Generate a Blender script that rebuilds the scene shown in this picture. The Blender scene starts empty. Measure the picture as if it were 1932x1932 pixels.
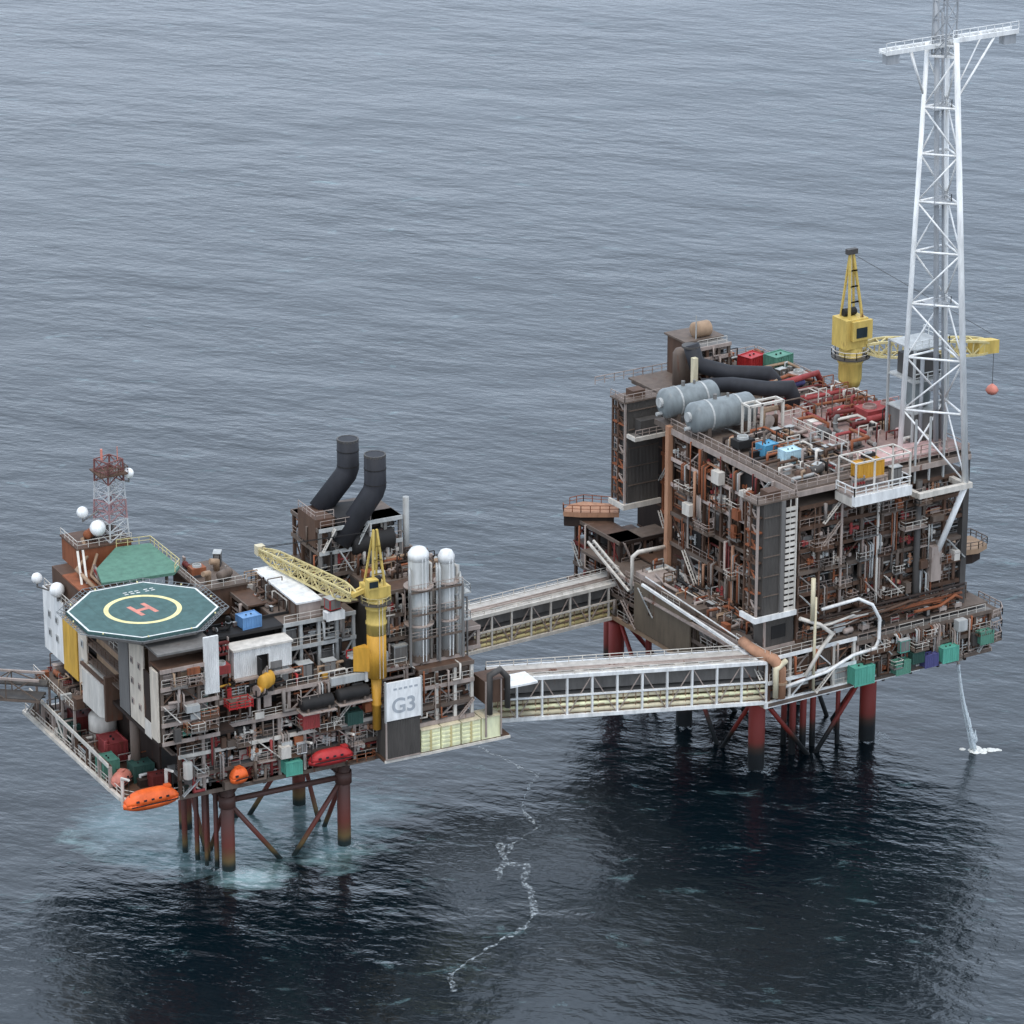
import bpy, math, random
from math import sin, cos, pi, radians as R
from mathutils import Vector, Matrix

S = bpy.context.scene
COL = S.collection

# ------------------------------------------------------------------ camera
cam_d = bpy.data.cameras.new("camera"); cam = bpy.data.objects.new("camera", cam_d); COL.objects.link(cam)
cam_d.sensor_width = 36; cam_d.lens = 36 * 7300 / 1932.0
cam_d.clip_start = 1; cam_d.clip_end = 60000
cam.location = (-221.73, -437.45, 235.0)
cam.rotation_euler = (R(90 - 20.4), 0, R(-31.5))
S.camera = cam

# ------------------------------------------------------------------ sky, sun, exposure
SUN_EL, SUN_AZ = 70, 215      # azimuth of the sun as a compass angle measured from +Y clockwise
w = bpy.data.worlds.new("World"); S.world = w; w.use_nodes = True
nt = w.node_tree; nt.nodes.clear()
o_ = nt.nodes.new('ShaderNodeOutputWorld'); bg = nt.nodes.new('ShaderNodeBackground')
sky = nt.nodes.new('ShaderNodeTexSky'); sky.sky_type = 'NISHITA'; sky.sun_disc = False
sky.sun_elevation = R(SUN_EL); sky.sun_rotation = R(SUN_AZ); sky.dust_density = 3.0; sky.air_density = 1.2
tc = nt.nodes.new('ShaderNodeTexCoord'); mp = nt.nodes.new('ShaderNodeMapping'); mp.inputs['Scale'].default_value = (1, 1, 3.5)
nz = nt.nodes.new('ShaderNodeTexNoise'); nz.inputs['Scale'].default_value = 2.2; nz.inputs['Detail'].default_value = 5
cr = nt.nodes.new('ShaderNodeValToRGB')
cr.color_ramp.elements[0].position = .25; cr.color_ramp.elements[0].color = (6.5, 7.8, 9.7, 1)
cr.color_ramp.elements[1].position = .75; cr.color_ramp.elements[1].color = (8.8, 9.9, 11.5, 1)
mx = nt.nodes.new('ShaderNodeMixRGB'); mx.inputs[0].default_value = .86
nt.links.new(tc.outputs['Generated'], mp.inputs[0]); nt.links.new(mp.outputs[0], nz.inputs[0])
nt.links.new(nz.outputs[0], cr.inputs[0]); nt.links.new(sky.outputs[0], mx.inputs[1]); nt.links.new(cr.outputs[0], mx.inputs[2])
nt.links.new(mx.outputs[0], bg.inputs[0]); bg.inputs[1].default_value = .178; nt.links.new(bg.outputs[0], o_.inputs[0])

sd = bpy.data.lights.new("sun", 'SUN'); sd.energy = 1.0; sd.angle = R(14); sd.color = (1, .90, .76)
sun = bpy.data.objects.new("sun", sd); COL.objects.link(sun)
az = R(SUN_AZ); el = R(SUN_EL)
sdir = Vector((sin(az) * cos(el), cos(az) * cos(el), sin(el)))
sun.rotation_euler = sdir.to_track_quat('Z', 'Y').to_euler(); sun.location = (0, 0, 300)
S.view_settings.view_transform = 'Standard'; S.view_settings.look = 'None'
S.view_settings.gamma = 1; S.view_settings.use_curve_mapping = False
S.view_settings.exposure = 0.0

# ------------------------------------------------------------------ materials
MATS = {}
def nodes_of(name):
    m = bpy.data.materials.new(name); m.use_nodes = True
    return m, m.node_tree, m.node_tree.nodes['Principled BSDF']
def paint(name, col, rough=.55, rust=.0, rustcol=(.12, .04, .018), var=.28, metal=0, streak=True):
    """painted or weathered steel: blotches, vertical run-off streaks, rust patches of their own shape"""
    m, t, b = nodes_of(name); N = t.nodes; K = t.links
    geo = N.new('ShaderNodeNewGeometry')
    mp = N.new('ShaderNodeMapping'); mp.inputs['Scale'].default_value = (1, 1, .22 if streak else 1)
    n1 = N.new('ShaderNodeTexNoise'); n1.inputs['Scale'].default_value = .9; n1.inputs['Detail'].default_value = 6; n1.inputs['Roughness'].default_value = .65
    K.new(geo.outputs['Position'], mp.inputs[0]); K.new(mp.outputs[0], n1.inputs[0])
    r1 = N.new('ShaderNodeMapRange'); r1.inputs[1].default_value = .3; r1.inputs[2].default_value = .7
    r1.inputs[3].default_value = 1 - var; r1.inputs[4].default_value = 1 + var * .6
    K.new(n1.outputs[0], r1.inputs[0])
    mul = N.new('ShaderNodeMixRGB'); mul.blend_type = 'MULTIPLY'; mul.inputs[0].default_value = 1
    mul.inputs[1].default_value = (*col, 1); K.new(r1.outputs[0], mul.inputs[2])
    n2 = N.new('ShaderNodeTexNoise'); n2.inputs['Scale'].default_value = .55; n2.inputs['Detail'].default_value = 8; n2.inputs['Roughness'].default_value = .7
    K.new(mp.outputs[0], n2.inputs[0])
    r2 = N.new('ShaderNodeMapRange'); th = .72 - rust * .36
    r2.inputs[1].default_value = th; r2.inputs[2].default_value = th + .09
    K.new(n2.outputs[0], r2.inputs[0])
    mix = N.new('ShaderNodeMixRGB'); K.new(r2.outputs[0], mix.inputs[0]); K.new(mul.outputs[0], mix.inputs[1])
    mix.inputs[2].default_value = (*rustcol, 1)
    K.new(mix.outputs[0], b.inputs['Base Color'])
    b.inputs['Roughness'].default_value = rough; b.inputs['Metallic'].default_value = metal
    b.inputs['Specular IOR Level'].default_value = .35
    MATS[name] = m; return m
P = {  # name: (colour, rough, rust)
 'brown': ((.10, .056, .036), .7, .35), 'darkbrown': ((.03, .018, .013), .75, .3), 'dark': ((.018, .016, .015), .7, .15),
 'greybrown': ((.135, .10, .078), .7, .3), 'beam': ((.36, .29, .25), .65, .36), 'lightgrey': ((.42, .42, .40), .55, .18),
 'grey': ((.17, .158, .145), .6, .2), 'darkgrey': ((.075, .068, .062), .6, .12), 'white': ((.78, .77, .74), .5, .08),
 'offwhite': ((.62, .57, .50), .55, .15), 'cream': ((.66, .58, .40), .6, .15), 'palecream': ((.80, .78, .50), .55, .05),
 'rust': ((.26, .085, .036), .75, .4), 'rustlight': ((.42, .22, .13), .75, .35), 'maroon': ((.13, .02, .016), .65, .25), 'red': ((.42, .03, .03), .5, .12),
 'salmon': ((.62, .22, .16), .55, .1), 'orange': ((.80, .135, .028), .45, .03), 'amber': ((.60, .31, .04), .55, .26),
 'craneyellow': ((.60, .43, .115), .55, .26), 'paleyellow': ((.60, .50, .24), .55, .15), 'green': ((.10, .25, .18), .6, .15),
 'tarp': ((.10, .36, .27), .7, .02), 'darkgreen': ((.03, .075, .06), .6, .2), 'blue': ((.13, .27, .48), .5, .06),
 'paleblue': ((.45, .62, .68), .5, .06), 'midblue': ((.10, .32, .48), .5, .08), 'indigo': ((.08, .08, .2), .5, .1),
 'stack': ((.022, .022, .026), .65, .08), 'silver': ((.20, .22, .22), .38, .12), 'pipe': ((.25, .215, .19), .55, .3),
 'flarewhite': ((.86, .85, .82), .45, .03), 'flaregrey': ((.36, .37, .38), .55, .1), 'deckgreen': ((.10, .21, .15), .8, .1),
 'helideck': ((.066, .125, .118), .85, .12), 'marking': ((.70, .70, .66), .7, .03), 'ringyellow': ((.78, .68, .33), .7, .03),
 'glass': ((.02, .03, .035), .12, 0), 'net': ((.20, .21, .21), .8, .1), 'pinkdeck': ((.30, .20, .175), .75, .3), 'beamlight': ((.50, .40, .35), .6, .3), 'roofbeige': ((.47, .435, .39), .7, .03), 'mastgrey': ((.48, .48, .48), .5, .1), 'mastpink': ((.34, .20, .20), .6, .2), 'mastred': ((.20, .08, .07), .65, .25), 'lightpink': ((.55, .36, .33), .7, .25), 'towerwhite': ((.50, .50, .475), .45, .14),
 'redpipe': ((.30, .048, .045), .65, .35), 'tan': ((.33, .22, .14), .7, .3), 'letter': ((.42, .44, .46), .6, .0),
}
def M(n):
    if n not in MATS:
        c, r, ru = P[n]; paint(n, c, r, ru)
    return MATS[n]

# jacket steel changes with height above the water: red-brown, mustard band, black growth
def jacket_mat(key, stops):
    m, t, b = nodes_of(key + '_steel'); N = t.nodes; K = t.links
    geo = N.new('ShaderNodeNewGeometry'); sp = N.new('ShaderNodeSeparateXYZ'); K.new(geo.outputs['Position'], sp.inputs[0])
    nz = N.new('ShaderNodeTexNoise'); nz.inputs['Scale'].default_value = .8; nz.inputs['Detail'].default_value = 5
    ad = N.new('ShaderNodeMath'); ad.operation = 'MULTIPLY_ADD'; ad.inputs[1].default_value = 1.6; K.new(nz.outputs[0], ad.inputs[0]); K.new(sp.outputs[2], ad.inputs[2])
    mr = N.new('ShaderNodeMapRange'); mr.inputs[1].default_value = 0; mr.inputs[2].default_value = 14; K.new(ad.outputs[0], mr.inputs[0])
    cr = N.new('ShaderNodeValToRGB'); e = cr.color_ramp.elements
    e[0].position = stops[0][0]; e[0].color = (*stops[0][1], 1); e[1].position = stops[1][0]; e[1].color = (*stops[1][1], 1)
    for p, c in stops[2:]:
        x = e.new(p); x.color = (*c, 1)
    K.new(mr.outputs[0], cr.inputs[0]); K.new(cr.outputs[0], b.inputs['Base Color']); b.inputs['Roughness'].default_value = .6
    MATS[key] = m
jacket_mat('jacket', ((.10, (.012, .022, .02)), (.17, (.16, .10, .035)), (.27, (.15, .05, .025)), (.34, (.16, .035, .022)), (.7, (.10, .04, .03)), (1, (.075, .045, .035))))
jacket_mat('redjacket', ((.22, (.008, .010, .011)), (.30, (.04, .02, .012)), (.38, (.17, .02, .012)), (.75, (.26, .022, .014)), (1, (.17, .03, .02))))

def panel_mat(name, col, period, axis_scale, rust=.2):
    """ribbed or louvred cladding"""
    m = paint(name, col, .6, rust); t = m.node_tree; N = t.nodes; K = t.links; b = N['Principled BSDF']
    geo = N.new('ShaderNodeNewGeometry'); mp = N.new('ShaderNodeMapping'); mp.inputs['Scale'].default_value = axis_scale
    wv = N.new('ShaderNodeTexWave'); wv.inputs['Scale'].default_value = 1 / period; wv.inputs['Distortion'].default_value = 0
    K.new(geo.outputs['Position'], mp.inputs[0]); K.new(mp.outputs[0], wv.inputs[0])
    bp = N.new('ShaderNodeBump'); bp.inputs['Strength'].default_value = .7; bp.inputs['Distance'].default_value = .12
    K.new(wv.outputs[0], bp.inputs['Height']); K.new(bp.outputs[0], b.inputs['Normal'])
    return m
panel_mat('cladding', (.085, .075, .066), .8, (1, 1, 0), .12)
panel_mat('cladding_white', (.76, .74, .70), .9, (1, 1, 0), .06)
panel_mat('cladding_cream', (.62, .54, .44), .9, (1, 1, 0), .12)
panel_mat('cladding_tan', (.15, .115, .08), 1.2, (1, 1, 0), .3)
panel_mat('cladding_yellow', (.62, .36, .06), .9, (1, 1, 0), .08)

# ------------------------------------------------------------------ mesh helpers
class Frame:
    def __init__(s, ang): s.a = R(ang); s.c = cos(s.a); s.s = sin(s.a)
    def w(s, p): return (p[0] * s.c - p[1] * s.s, p[0] * s.s + p[1] * s.c, p[2])
FL = Frame(-4.0)     # helideck platform axes
FW = Frame(0.0)      # flare platform axes
ORG = {}

class MB:
    def __init__(s): s.v = []; s.f = []
    def box(s, x0, x1, y0, y1, z0, z1):
        n = len(s.v)
        s.v += [(x0, y0, z0), (x1, y0, z0), (x1, y1, z0), (x0, y1, z0), (x0, y0, z1), (x1, y0, z1), (x1, y1, z1), (x0, y1, z1)]
        s.f += [(n, n + 3, n + 2, n + 1), (n + 4, n + 5, n + 6, n + 7), (n, n + 1, n + 5, n + 4), (n + 1, n + 2, n + 6, n + 5), (n + 2, n + 3, n + 7, n + 6), (n + 3, n, n + 4, n + 7)]
        return s
    def cbox(s, cx, cy, z0, dx, dy, dz): return s.box(cx - dx / 2, cx + dx / 2, cy - dy / 2, cy + dy / 2, z0, z0 + dz)
    def bar(s, p, q, r, n=4, r2=None):
        p = Vector(p); q = Vector(q); d = q - p
        if d.length < 1e-6: return s
        d.normalize(); up = Vector((0, 0, 1)) if abs(d.z) < .95 else Vector((1, 0, 0))
        a = d.cross(up).normalized(); b = a.cross(d); r2 = r if r2 is None else r2
        k = len(s.v); off = pi / 4 if n == 4 else 0
        for (c, rr) in ((p, r), (q, r2)):
            for i in range(n):
                t = 2 * pi * i / n + off; s.v.append(tuple(c + (a * cos(t) + b * sin(t)) * rr))
        for i in range(n):
            j = (i + 1) % n; s.f.append((k + i, k + n + i, k + n + j, k + j))
        s.f.append(tuple(k + i for i in range(n))); s.f.append(tuple(k + n + i for i in reversed(range(n))))
        return s
    def path(s, pts, r, n=6):
        """a pipe with mitred bends"""
        pts = [Vector(p) for p in pts]; k = len(s.v); m = len(pts)
        prev = None
        for i, p in enumerate(pts):
            d = ((pts[i] - pts[i - 1]).normalized() if i else Vector()) + ((pts[i + 1] - pts[i]).normalized() if i < m - 1 else Vector())
            if d.length < 1e-6: d = Vector((0, 0, 1))
            d.normalize()
            if prev is None:
                up = Vector((0, 0, 1)) if abs(d.z) < .9 else Vector((1, 0, 0)); a = d.cross(up).normalized()
            else:
                a = (prev - d * prev.dot(d)); a = a.normalized() if a.length > 1e-5 else d.cross(Vector((.3, .5, 1))).normalized()
            prev = a; b = a.cross(d)
            sc = 1.0
            if 0 < i < m - 1:
                c = (pts[i] - pts[i - 1]).normalized().dot((pts[i + 1] - pts[i]).normalized()); sc = min(1.5, 1 / max(.6, math.sqrt(max(0, (1 + c) / 2))))
            for j in range(n):
                t = 2 * pi * j / n; s.v.append(tuple(p + (a * cos(t) + b * sin(t)) * r * (sc if 0 < i < m - 1 else 1)))
        for i in range(m - 1):
            for j in range(n):
                j2 = (j + 1) % n; s.f.append((k + i * n + j, k + (i + 1) * n + j, k + (i + 1) * n + j2, k + i * n + j2))
        s.f.append(tuple(k + j for j in range(n))); s.f.append(tuple(k + (m - 1) * n + j for j in reversed(range(n))))
        return s
    def lathe(s, c, prof, n=16, axis='z'):
        """prof: (radius, height) along the axis from c"""
        k = len(s.v)
        for (r, h) in prof:
            for i in range(n):
                t = 2 * pi * i / n; u, v = r * cos(t), r * sin(t)
                p = {'z': (u, v, h), 'x': (h, u, v), 'y': (v, h, u)}[axis]
                s.v.append((c[0] + p[0], c[1] + p[1], c[2] + p[2]))
        m = len(prof)
        for i in range(m - 1):
            for j in range(n):
                j2 = (j + 1) % n; s.f.append((k + i * n + j, k + i * n + j2, k + (i + 1) * n + j2, k + (i + 1) * n + j))
        s.f.append(tuple(k + j for j in reversed(range(n)))); s.f.append(tuple(k + (m - 1) * n + j for j in range(n)))
        return s
    def prism(s, pts, z0, z1):
        k = len(s.v); n = len(pts)
        s.v += [(p[0], p[1], z0) for p in pts] + [(p[0], p[1], z1) for p in pts]
        s.f.append(tuple(k + i for i in reversed(range(n)))); s.f.append(tuple(k + n + i for i in range(n)))
        for i in range(n):
            j = (i + 1) % n; s.f.append((k + i, k + j, k + n + j, k + n + i))
        return s
    def rail(s, pts, h=1.1, step=2.0, r=.05):
        """handrail along a polyline"""
        for a, b in zip(pts[:-1], pts[1:]):
            a = Vector(a); b = Vector(b); L = (b - a).length; k = max(1, round(L / step))
            for i in range(k + 1):
                p = a.lerp(b, i / k); s.bar(p, p + Vector((0, 0, h)), r)
            s.bar(a + Vector((0, 0, h)), b + Vector((0, 0, h)), r); s.bar(a + Vector((0, 0, h * .5)), b + Vector((0, 0, h * .5)), r * .7)
        return s

def mkmesh(mb, name, mat, off=(0, 0, 0), smooth=False):
    me = bpy.data.meshes.new(name)
    me.from_pydata([(x - off[0], y - off[1], z - off[2]) for x, y, z in mb.v], [], mb.f)
    me.materials.append(M(mat) if isinstance(mat, str) else mat)
    if smooth:
        me.polygons.foreach_set('use_smooth', [len(p.vertices) == 4 for p in me.polygons])
    me.update(); return me
def props(o, label=None, cat=None, group=None, kind=None):
    if label: o['label'] = label
    if cat: o['category'] = cat
    if group: o['group'] = group
    if kind: o['kind'] = kind
def thing(name, label, cat, origin=(0, 0, 0), fr=FW, group=None):
    o = bpy.data.objects.new(name, None); COL.objects.link(o); o.location = fr.w(origin); o.rotation_euler = (0, 0, fr.a)
    o.empty_display_size = .5; ORG[o.name] = origin; props(o, label, cat, group); return o
def part(name, mb, mat, parent, smooth=False, label=None):
    org = ORG[parent.name]; me = mkmesh(mb, name, mat, org, smooth)
    o = bpy.data.objects.new(name, me); COL.objects.link(o); o.parent = parent; ORG[o.name] = org
    if label: o['label'] = label
    return o
def solo(name, mb, mat, label, cat, origin, fr=FW, group=None, smooth=False, kind=None):
    me = mkmesh(mb, name, mat, origin, smooth); o = bpy.data.objects.new(name, me); COL.objects.link(o)
    o.location = fr.w(origin); o.rotation_euler = (0, 0, fr.a); ORG[o.name] = origin; props(o, label, cat, group, kind); return o
def copy_tree(o, parent=None):
    c = o.copy(); COL.objects.link(c); c.parent = parent
    for ch in [x for x in o.children]: copy_tree(ch, c)
    return c
def dome(r, h0, L, k=5, flat=.5):
    """profile of a vessel of length L with dished ends"""
    a = [(r * sin(pi / 2 * i / k) if i else .02, h0 + flat * r * (1 - cos(pi / 2 * i / k))) for i in range(k + 1)]
    b = [(p, 2 * h0 + L - q) for p, q in reversed(a)]
    return a + b

# ------------------------------------------------------------------ sea
def sea():
    m, t, b = nodes_of('sea_water'); N = t.nodes; K = t.links
    geo = N.new('ShaderNodeNewGeometry')
    def noise(scale, rot, stretch, detail, rough=.55, dist=0.0):
        mp = N.new('ShaderNodeMapping'); mp.vector_type = 'TEXTURE'; mp.inputs['Rotation'].default_value = (0, 0, R(rot))   # rot: direction of the crests
        mp.inputs['Scale'].default_value = (stretch, 1, 1)
        n = N.new('ShaderNodeTexNoise'); n.inputs['Scale'].default_value = scale; n.inputs['Detail'].default_value = detail
        n.inputs['Roughness'].default_value = rough; n.inputs['Distortion'].default_value = dist
        K.new(geo.outputs['Position'], mp.inputs[0]); K.new(mp.outputs[0], n.inputs[0]); return n
    layers = [(.035, -55, 1.9, 2, 1.2), (.11, -46, 1.7, 3, .46), (.33, -56, 1.7, 4, .27), (1.1, -42, 1.7, 3, .075)]
    acc = None
    for sc, rot, st, de, amp in layers:
        n = noise(sc, rot, st, de); mu = N.new('ShaderNodeMath'); mu.operation = 'MULTIPLY_ADD'; mu.inputs[1].default_value = amp
        gust = noise(.009 if sc < .2 else .02, rot + 20, 1.5, 3); gm = N.new('ShaderNodeMapRange'); gm.inputs[1].default_value = .35; gm.inputs[2].default_value = .65; gm.inputs[3].default_value = amp * .6; gm.inputs[4].default_value = amp * 1.35
        K.new(gust.outputs[0], gm.inputs[0]); K.new(gm.outputs[0], mu.inputs[1]); K.new(n.outputs[0], mu.inputs[0])
        if acc: K.new(acc.outputs[0], mu.inputs[2])
        else: mu.inputs[2].default_value = 0
        acc = mu
    bp = N.new('ShaderNodeBump'); bp.inputs['Strength'].default_value = 1; bp.inputs['Distance'].default_value = 1.0
    K.new(acc.outputs[0], bp.inputs['Height']); K.new(bp.outputs[0], b.inputs['Normal'])
    # churned pale water round the legs of the helideck platform
    def blob(cx, cy, rad):
        vs = N.new('ShaderNodeVectorMath'); vs.operation = 'DISTANCE'; vs.inputs[1].default_value = (cx, cy, 0); K.new(geo.outputs['Position'], vs.inputs[0])
        mr = N.new('ShaderNodeMapRange'); mr.inputs[1].default_value = rad; mr.inputs[2].default_value = rad * .1; mr.inputs[3].default_value = 0; mr.inputs[4].default_value = 1
        K.new(vs.outputs['Value'], mr.inputs[0]); return mr
    blobs = [blob(1, 20, 19), blob(8, 10, 20), blob(20, 10, 20), blob(2, -3, 9), blob(-6, 20, 13), blob(14, 18, 24), blob(15, -2, 9), blob(0, 10, 18)]
    a = blobs[0]
    for x in blobs[1:]:
        mm = N.new('ShaderNodeMath'); mm.operation = 'MAXIMUM'; K.new(a.outputs[0], mm.inputs[0]); K.new(x.outputs[0], mm.inputs[1]); a = mm
    fn = noise(.22, -35, 2.2, 7, .72, .6)
    fs_ = N.new('ShaderNodeMath'); fs_.operation = 'MULTIPLY_ADD'; fs_.inputs[1].default_value = 2.4; fs_.inputs[2].default_value = -1.0; K.new(fn.outputs[0], fs_.inputs[0])
    fr_ = N.new('ShaderNodeMath'); fr_.operation = 'ADD'; K.new(fs_.outputs[0], fr_.inputs[0]); K.new(a.outputs[0], fr_.inputs[1])
    fm = N.new('ShaderNodeMapRange'); fm.inputs[1].default_value = .45; fm.inputs[2].default_value = 1.25; fm.inputs[4].default_value = .95; K.new(fr_.outputs[0], fm.inputs[0])
    ff = N.new('ShaderNodeMapRange'); ff.inputs[1].default_value = .62; ff.inputs[2].default_value = 1.1; K.new(fr_.outputs[0], ff.inputs[0])
    fine = noise(1.1, -35, 2.4, 6, .75, .5)
    fg = N.new('ShaderNodeMapRange'); fg.inputs[1].default_value = .5; fg.inputs[2].default_value = .68; K.new(fine.outputs[0], fg.inputs[0])
    fz = N.new('ShaderNodeMath'); fz.operation = 'MULTIPLY'; K.new(ff.outputs[0], fz.inputs[0]); K.new(fg.outputs[0], fz.inputs[1])
    mixc = N.new('ShaderNodeMixRGB'); mixc.inputs[1].default_value = (.0010, .0052, .0080, 1); mixc.inputs[2].default_value = (.22, .36, .37, 1); K.new(fm.outputs[0], mixc.inputs[0])
    mix2 = N.new('ShaderNodeMixRGB'); mix2.inputs[2].default_value = (.55, .62, .64, 1); K.new(fz.outputs[0], mix2.inputs[0]); K.new(mixc.outputs[0], mix2.inputs[1])
    K.new(mix2.outputs[0], b.inputs['Base Color'])
    b.inputs['Specular Tint'].default_value = (.95, .98, 1.0, 1); b.inputs['Roughness'].default_value = .17; b.inputs['IOR'].default_value = 1.47
    mb = MB(); s = 12000; k = len(mb.v)
    mb.v += [(-s, -s, 0), (s, -s, 0), (s, s, 0), (-s, s, 0)]; mb.f.append((0, 1, 2, 3))
    me = mkmesh(mb, 'sea', m); o = bpy.data.objects.new('sea', me); COL.objects.link(o); o['kind'] = 'structure'
    o['label'] = 'grey blue open sea with short wind waves'
sea()

def foam_mat(name, thr, dens, scale=1.2):
    m, t, b = nodes_of(name); N = t.nodes; K = t.links
    geo = N.new('ShaderNodeNewGeometry'); n = N.new('ShaderNodeTexNoise'); n.inputs['Scale'].default_value = scale; n.inputs['Detail'].default_value = 6; n.inputs['Roughness'].default_value = .75
    K.new(geo.outputs['Position'], n.inputs[0]); mr = N.new('ShaderNodeMapRange'); mr.inputs[1].default_value = thr; mr.inputs[2].default_value = thr + .14; mr.inputs[4].default_value = dens
    K.new(n.outputs[0], mr.inputs[0]); K.new(mr.outputs[0], b.inputs['Alpha']); b.inputs['Base Color'].default_value = (.72, .78, .80, 1); b.inputs['Roughness'].default_value = .9
    return m
rf = random.Random(5)
def ribbon(pts, wd, name, label, mat):
    fine = []
    for a, b in zip(pts[:-1], pts[1:]):
        L = math.dist(a, b); k = max(2, int(L / 1.2))
        for i in range(k):
            t = i / k; fine.append((a[0] + (b[0] - a[0]) * t + rf.uniform(-.35, .35), a[1] + (b[1] - a[1]) * t + rf.uniform(-.35, .35)))
    fine.append(pts[-1]); mb = MB()
    for i, p in enumerate(fine):
        q = fine[min(i + 1, len(fine) - 1)]; o = fine[max(i - 1, 0)]
        d = Vector((q[0] - o[0], q[1] - o[1])).normalized(); ww = wd * rf.uniform(.15, 1.6) * .42
        mb.v += [(p[0] - d.y * ww, p[1] + d.x * ww, .02), (p[0] + d.y * ww, p[1] - d.x * ww, .02)]
        if i: k = len(mb.v); mb.f.append((k - 4, k - 3, k - 1, k - 2))
    me = mkmesh(mb, name, mat); ob = bpy.data.objects.new(name, me); COL.objects.link(ob); props(ob, label, 'foam', None, 'stuff')
fmat = foam_mat('foam_streaks', .47, .42, 1.3)
ribbon([(51, 19), (52.5, 11), (53.5, 5.1), (49, 0), (45, -4.9), (44.5, -10.9)], .7, 'sea_foam', 'faint broken foam line on the sea under the near bridge', fmat)
ribbon([(44.5, -10.9), (36.9, -14.5)], .5, 'sea_foam', 'short foam line trailing left of the sea between the platforms', fmat)
ribbon([(36.5, -12), (34, -18.6), (36.3, -20.5), (33.2, -25), (29.9, -32.9), (26, -37), (18, -40), (10, -43.8), (8, -48)], 1.1, 'sea_foam', 'winding white foam line on dark water below the bridge', fmat)
ribbon([(38, -14), (32, -20), (30.3, -22.5)], .8, 'sea_foam', 'small forked foam streak beside the winding foam line', fmat)
spl = MB(); 
for i in range(26):
    a = rf.uniform(0, 2 * pi); rr = rf.uniform(0, 1) ** .7; x = 114.8 + cos(a) * rr * 3.0 * .85 + sin(a) * rr * .9; y = -22.3 - cos(a) * rr * 3.0 * .52 + sin(a) * rr * .9
    h = rf.uniform(.1, .45) * (1.2 - rr)
    spl.lathe((x, y, 0), [(rf.uniform(.3, .7), 0), (.3, h), (.02, h + .1)], 7)
solo('splash_foam', spl, 'marking', 'white splash where the thin water jet meets the sea', 'splash', (114.8, -22.3, 0), kind='stuff')

# ------------------------------------------------------------------ equipment prototypes (base at z = 0, centred)
ORD = ['first', 'second', 'third', 'fourth', 'fifth', 'sixth', 'seventh', 'eighth', 'ninth', 'tenth', 'eleventh', 'twelfth', 'thirteenth', 'fourteenth', 'fifteenth', 'sixteenth', 'seventeenth', 'eighteenth', 'nineteenth', 'twentieth', 'twenty-first', 'twenty-second', 'twenty-third', 'twenty-fourth', 'twenty-fifth']
NICE = {'brown': 'brown', 'darkbrown': 'dark brown', 'dark': 'black', 'greybrown': 'grey-brown', 'beam': 'pinkish grey', 'lightgrey': 'light grey', 'grey': 'grey', 'darkgrey': 'dark grey',
        'white': 'white', 'offwhite': 'off-white', 'cream': 'cream', 'rust': 'rusty', 'maroon': 'maroon', 'red': 'red', 'salmon': 'salmon', 'orange': 'orange', 'amber': 'amber', 'green': 'green',
        'tarp': 'bright green', 'darkgreen': 'dark green', 'blue': 'blue', 'paleblue': 'pale blue', 'midblue': 'blue', 'indigo': 'indigo', 'silver': 'silver', 'pipe': 'dull grey', 'tan': 'tan', 'paleyellow': 'pale yellow', 'rustlight': 'light rusty', 'redpipe': 'dull red'}
PROTO = {}
def eq_drum(c):
    r = thing('horizontal_vessel', '', 'vessel'); part('shell', MB().lathe((-1.5, 0, 1.05), dome(.75, 0, 3.0), 12, 'x'), c, r, True)
    for x in (-.8, .8): part('saddle', MB().box(x - .12, x + .12, -.6, .6, 0, .55), 'darkgrey', r)
    part('nozzle', MB().bar((.3, 0, 1.7), (.3, 0, 2.3), .16, 8), 'pipe', r); return r
def eq_vert(c):
    r = thing('vertical_vessel', '', 'vessel'); part('shell', MB().lathe((0, 0, .5), dome(.7, 0, 3.0), 12), c, r, True)
    part('skirt', MB().lathe((0, 0, 0), [(.6, 0), (.6, .75)], 12), 'darkgrey', r)
    part('pipe', MB().path([(0, 0, 3.3), (0, 0, 3.8), (.95, 0, 3.8), (.95, 0, .1)], .1, 6), 'pipe', r); return r
def eq_pump(c):
    r = thing('pump_skid', '', 'pump'); part('base_frame', MB().box(-1.3, 1.3, -.6, .6, 0, .22), 'darkgrey', r)
    part('motor', MB().lathe((-1.1, 0, .7), [(.3, 0), (.42, .08), (.42, 1.0), (.3, 1.08)], 10, 'x'), c, r, True)
    part('pump_casing', MB().lathe((.15, 0, .7), [(.2, 0), (.5, .1), (.5, .5), (.2, .62)], 12, 'x'), c, r, True)
    part('pipe', MB().path([(.45, 0, 1.1), (.45, 0, 1.7), (1.15, 0, 1.7), (1.15, 0, .3)], .13, 6), 'beam', r); return r
def eq_cab(c):
    r = thing('equipment_cabinet', '', 'cabinet'); part('body', MB().box(-.9, .9, -.55, .55, .1, 2.1), c, r)
    part('roof_lip', MB().box(-1, 1, -.65, .65, 2.1, 2.2), 'lightgrey', r)
    part('door', MB().box(-.8, -.04, -.62, -.56, .3, 1.95).box(.04, .8, -.62, -.56, .3, 1.95).box(-.92, -.9 - .04, -.4, .4, .3, 1.9), 'grey', r)
    part('base_frame', MB().box(-.95, .95, -.6, .6, 0, .09), 'dark', r); return r
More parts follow.
